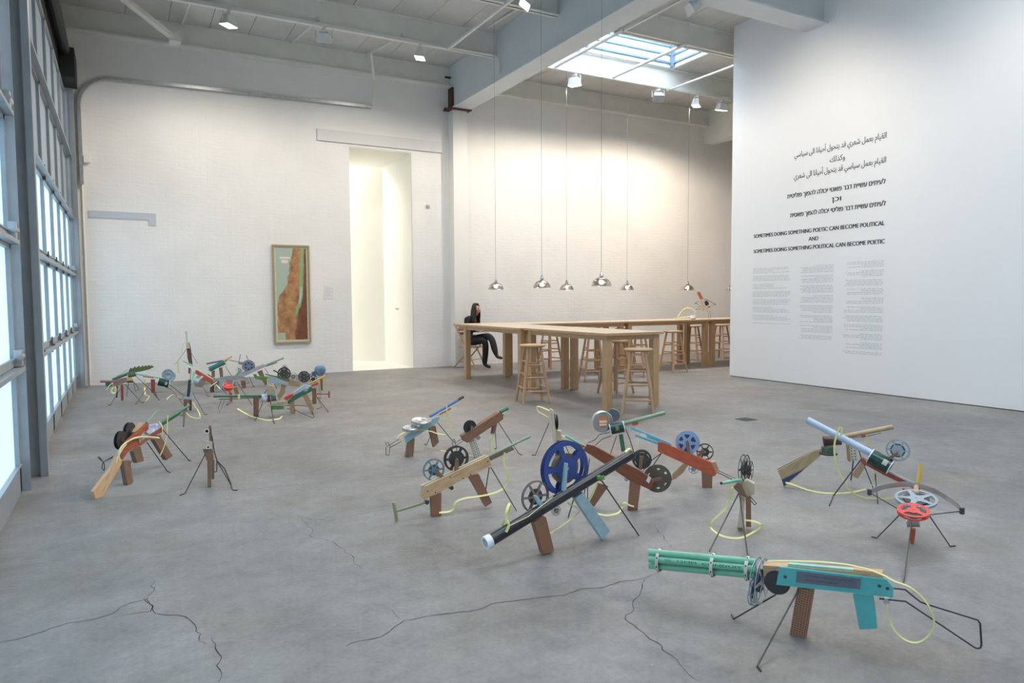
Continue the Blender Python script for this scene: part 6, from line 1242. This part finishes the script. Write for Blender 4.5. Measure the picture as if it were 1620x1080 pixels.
lettering('wall_lettering', [(shape('القيام بعمل شعري قد يتحول أحياناً الى سياسي'.replace('ً', '')), 7.6, 6.09, 3.52, .115, .0012), (shape('وكذلك'), 6.97, 6.72, 3.34, .115, .0012), (shape('القيام بعمل سياسي قد يتحول أحياناً الى شعري'.replace('ً', '')), 7.6, 6.09, 3.19, .115, .0012)], 'three lines of dark Arabic lettering, topmost on the white partition')
lettering('wall_lettering', [('לעיתים עשיית דבר פואטי יכולה להפוך פוליטית'[::-1], 7.72, 6.09, 2.905, .1, .0036), ('וכן'[::-1], 6.92, 6.77, 2.76, .1, .0036), ('לעיתים עשיית דבר פוליטי יכולה להפוך פואטית'[::-1], 7.66, 6.08, 2.605, .1, .0036)], 'three lines of bold Hebrew lettering in the middle of the white partition')
lettering('wall_lettering', [('SOMETIMES DOING SOMETHING POETIC CAN BECOME POLITICAL', 8.38, 6.09, 2.34, .086, .0032), ('AND', 7.31, 7.14, 2.215, .086, .0032), ('SOMETIMES DOING SOMETHING POLITICAL CAN BECOME POETIC', 8.38, 6.08, 2.09, .086, .0032)], 'three lines of bold English capitals beginning SOMETIMES DOING SOMETHING on the white partition')
def column(yl, yr, z0, z1, right, label, gap):
    r = empty('text_panel', (XP-.001, yl, z0)); tag(r, label, 'wall text', 'small print on the white partition'); z = z0; bm = bmesh.new(); k = 0
    while z > z1:
        k += 1
        if k % gap == 0:
            obj('paragraph', bm, 'text_grey', r); bm = bmesh.new(); z -= .034; continue
        ln = (yl-yr)*(.55 if rnd.random() < .22 else rnd.uniform(.9, 1)); y = yl if not right else yr+ln; e = y-ln
        while y > e+.01:
            ww = min(rnd.uniform(.02, .075), y-e); box(bm, -.001, .0005, y-ww-yl, y-.006-yl, z-z0, z-z0+.0052); y -= ww+.007
        z -= .0235
    if bm.faces: obj('paragraph', bm, 'text_grey', r)
column(8.39, 7.62, 1.83, .93, False, 'left column of tiny grey English print on the partition', 5)
column(7.47, 6.87, 1.83, .71, True, 'middle column of tiny grey print on the partition', 6)
column(6.70, 6.08, 1.85, .54, True, 'right column of tiny grey print, longest of the three', 5)

# ------------------------------------------------------------------ folding chair and seated visitor
def frame(o, f, s): return lambda a, b, c: Vector((o[0]+f[0]*a+s[0]*b, o[1]+f[1]*a+s[1]*b, c))
PF = Vector((.581, -.811)).normalized(); PS = Vector((.811, .581)).normalized(); PO = (6.02, 12.70)
T_ = frame(PO, PF, PS)
r = empty('folding_chair', (PO[0], PO[1], 0)); tag(r, 'wooden folding chair under the seated woman, beside the white column', 'chair'); o3 = Vector((PO[0], PO[1], 0))
for s in (-1, 1):
    b = bmesh.new(); obox(b, T_(-.22, s*.21, .88)-o3, T_(.26, s*.21, 0.0)-o3, .03, .022); obj('back_post', b, 'stool_wood', r)
    b = bmesh.new(); obox(b, T_(.16, s*.18, .45)-o3, T_(-.26, s*.18, 0)-o3, .03, .022); obj('rear_leg', b, 'stool_wood', r)
b = bmesh.new(); q = [T_(a, c, .44)-o3 for a, c in ((-.14, -.19), (.22, -.19), (.22, .19), (-.14, .19))]; board(b, [p-Vector((0, 0, .03)) for p in q], (0, 0, 1), .022); obj('seat', b, 'stool_wood', r)
for z in (.84, .76, .68):
    b = bmesh.new(); a = -.22+(.88-z)*.545; obox(b, T_(a, -.21, z)-o3, T_(a, .21, z)-o3, .012, .05); obj('back_slat', b, 'stool_wood', r)
for a, z, w_ in ((-.17, .11, .17), (.16, .17, .2), (-.1, .18, .17)):
    b = bmesh.new(); tube(b, T_(a, -w_, z)-o3, T_(a, w_, z)-o3, .008, n=8); obj('stretcher', b, 'stool_wood', r)

def skin(joints, edges, sub=2):
    me = bpy.data.meshes.new('s'); me.from_pydata([j[0] for j in joints], edges, []); o = bpy.data.objects.new('s', me); COL.objects.link(o)
    md = o.modifiers.new('skin', 'SKIN'); md.use_smooth_shade = True
    for i, j in enumerate(joints):
        v = me.skin_vertices[0].data[i]; v.radius = j[1] if isinstance(j[1], tuple) else (j[1], j[1]); v.use_root = (i == 0)
    o.modifiers.new('sub', 'SUBSURF').levels = sub; bpy.context.view_layer.update()
    e = bpy.data.meshes.new_from_object(o.evaluated_get(bpy.context.evaluated_depsgraph_get())); bpy.data.objects.remove(o); return e
pr = empty('person', (PO[0], PO[1], 0)); tag(pr, 'person with long dark hair in black suit, seated with crossed legs, reading a sheet', 'person')
def J(a, b_, c, rr): return (tuple(T_(a, b_, c)-o3), rr)
js = [J(-.02, 0, .54, .135), J(-.01, 0, .67, (.125, .10)), J(.03, 0, .82, (.14, .105)), J(.06, 0, .95, (.14, .10)), J(.09, 0, 1.02, .055), J(.12, 0, 1.06, .052), J(.155, 0, 1.125, .094), J(.15, 0, 1.245, .1),
      J(.05, -.165, .96, .064), J(.05, -.215, .82, .05), J(.10, -.22, .75, .045), J(.27, -.09, .735, .028), J(.33, -.05, .74, .03),
      J(.05, .165, .96, .064), J(.05, .215, .82, .05), J(.10, .22, .75, .045), J(.27, .07, .735, .028), J(.33, .04, .74, .03),
      J(.06, -.09, .53, .105), J(.38, -.09, .55, .078), J(.41, -.085, .48, .07), J(.40, -.08, .28, .062), J(.38, -.08, .12, .055), J(.40, -.08, .06, .04), J(.52, -.09, .03, .028),
      J(.06, .09, .55, .105), J(.28, .04, .60, .085), J(.46, -.04, .63, .075), J(.54, -.06, .57, .068), J(.62, -.11, .38, .068), J(.66, -.13, .29, .04), J(.69, -.14, .24, .036), J(.82, -.17, .22, .024)]
ed = [(0, 1), (1, 2), (2, 3), (3, 4), (4, 5), (5, 6), (6, 7), (3, 8), (8, 9), (9, 10), (10, 11), (11, 12), (3, 13), (13, 14), (14, 15), (15, 16), (16, 17), (0, 18), (18, 19), (19, 20), (20, 21), (21, 22), (22, 23), (23, 24),
      (0, 25), (25, 26), (26, 27), (27, 28), (28, 29), (29, 30), (30, 31), (31, 32)]
me = skin(js, ed); bm = bmesh.new(); bm.from_mesh(me); bpy.data.meshes.remove(me)
inv = lambda p: (Vector((p.x, p.y)).dot(PF), Vector((p.x, p.y)).dot(PS), p.z)
hd = Vector(js[6][0])
# face relief: brow, nose, mouth, chin pushed out of the head itself
for v in bm.verts:
    a, b_, c = inv(v.co)
    if c > 1.055 and a > .19:
        da = .0
        if abs(b_) < .014 and 1.12 < c < 1.17: da = .018
        if abs(b_) < .03 and 1.085 < c < 1.105: da = .006
        v.co += Vector((PF.x*da, PF.y*da, 0))
for s in (-1, 1):      # five unequal fingers and a thumb leaving the side of each palm
    w0 = T_(.34, s*.045, .74)-o3
    for k, ln in enumerate((.062, .072, .068, .055)):
        a0 = w0 + Vector((PS.x, PS.y, 0))*((k-1.5)*.017); t1 = a0+Vector((PF.x, PF.y, -.1))*ln*.6; t2 = t1+Vector((PF.x*.6, PF.y*.6, -.7))*ln*.5
        sweep(bm, [a0, t1, t2], .0075, 8)
    a0 = T_(.30, s*.02, .75)-o3; sweep(bm, [a0, a0+Vector((PF.x*.03-PS.x*s*.02, PF.y*.03-PS.y*s*.02, .004)), a0+Vector((PF.x*.055-PS.x*s*.022, PF.y*.055-PS.y*s*.022, -.002))], .009, 8)
for f in bm.faces:
    a, b_, c = inv(f.calc_center_median()); f.smooth = True; f.material_index = 0
    if (c > 1.0 and abs(b_) < .085) or (a > .08 and abs(b_) < .05*(c-.83)/.15 and c > .86): f.material_index = 1
    if .28 < a < .44 and .705 < c < .8 and abs(b_) < .11: f.material_index = 1
    if c < .075 or (a > .7 and c < .3): f.material_index = 2
body = obj('body', bm, ['suit', 'skin', 'shoe'], pr, True)
# hair: a cap and long falling sides
bm = bmesh.new()
for i in range(64):
    t = i/63; an = PI*.5+(t-.5)*PI*1.28     # around the back of the head, open at the face
    ca, sa = math.cos(an+PI/2), math.sin(an+PI/2)
    lo_ = .88+.05*noise.noise(Vector((i*.7, 0, 0))); rr_ = .088
    p = [hd+Vector((0, 0, .15)), hd+Vector((PF.x*ca*rr_*.6+PS.x*sa*rr_*.6, PF.y*ca*rr_*.6+PS.y*sa*rr_*.6, .135)), hd+Vector((PF.x*ca*rr_+PS.x*sa*rr_, PF.y*ca*rr_+PS.y*sa*rr_, .03)),
         hd+Vector((PF.x*ca*rr_*1.12+PS.x*sa*rr_*1.12, PF.y*ca*rr_*1.12+PS.y*sa*rr_*1.12, -.06)), hd+Vector((PF.x*(ca*.09-.01)+PS.x*sa*.11, PF.y*(ca*.09-.01)+PS.y*sa*.11, -.16)), Vector((hd.x+PF.x*ca*.08+PS.x*sa*.1, hd.y+PF.y*ca*.08+PS.y*sa*.1, lo_))]
    sweep(bm, catmull(p, 4), .0125, 6)
obj('hair', bm, 'hair', pr, True)
for s in (-1, 1):
    b = bmesh.new(); bmesh.ops.create_icosphere(b, subdivisions=2, radius=.008, matrix=Matrix.Translation(T_(.228, s*.03, 1.165)-o3)); obj('eye', b, 'ink_dark', pr, True)
    b = bmesh.new(); obox(b, T_(.236, s*.018, 1.19)-o3, T_(.226, s*.044, 1.19)-o3, .006, .004); obj('eyebrow', b, 'hair', pr)
b = bmesh.new(); obox(b, T_(.228, -.017, 1.102)-o3, T_(.228, .017, 1.102)-o3, .008, .006); obj('mouth', b, 'label_red', pr)
b = bmesh.new(); q = [T_(.16, -.16, .725), T_(.36, -.16, .735), T_(.36, .06, .735), T_(.16, .06, .725)]; board(b, q, (0, 0, 1), .004); tag(obj('paper_sheet', b, 'white_paper'), 'white sheet of paper held on the lap of the seated woman', 'paper')
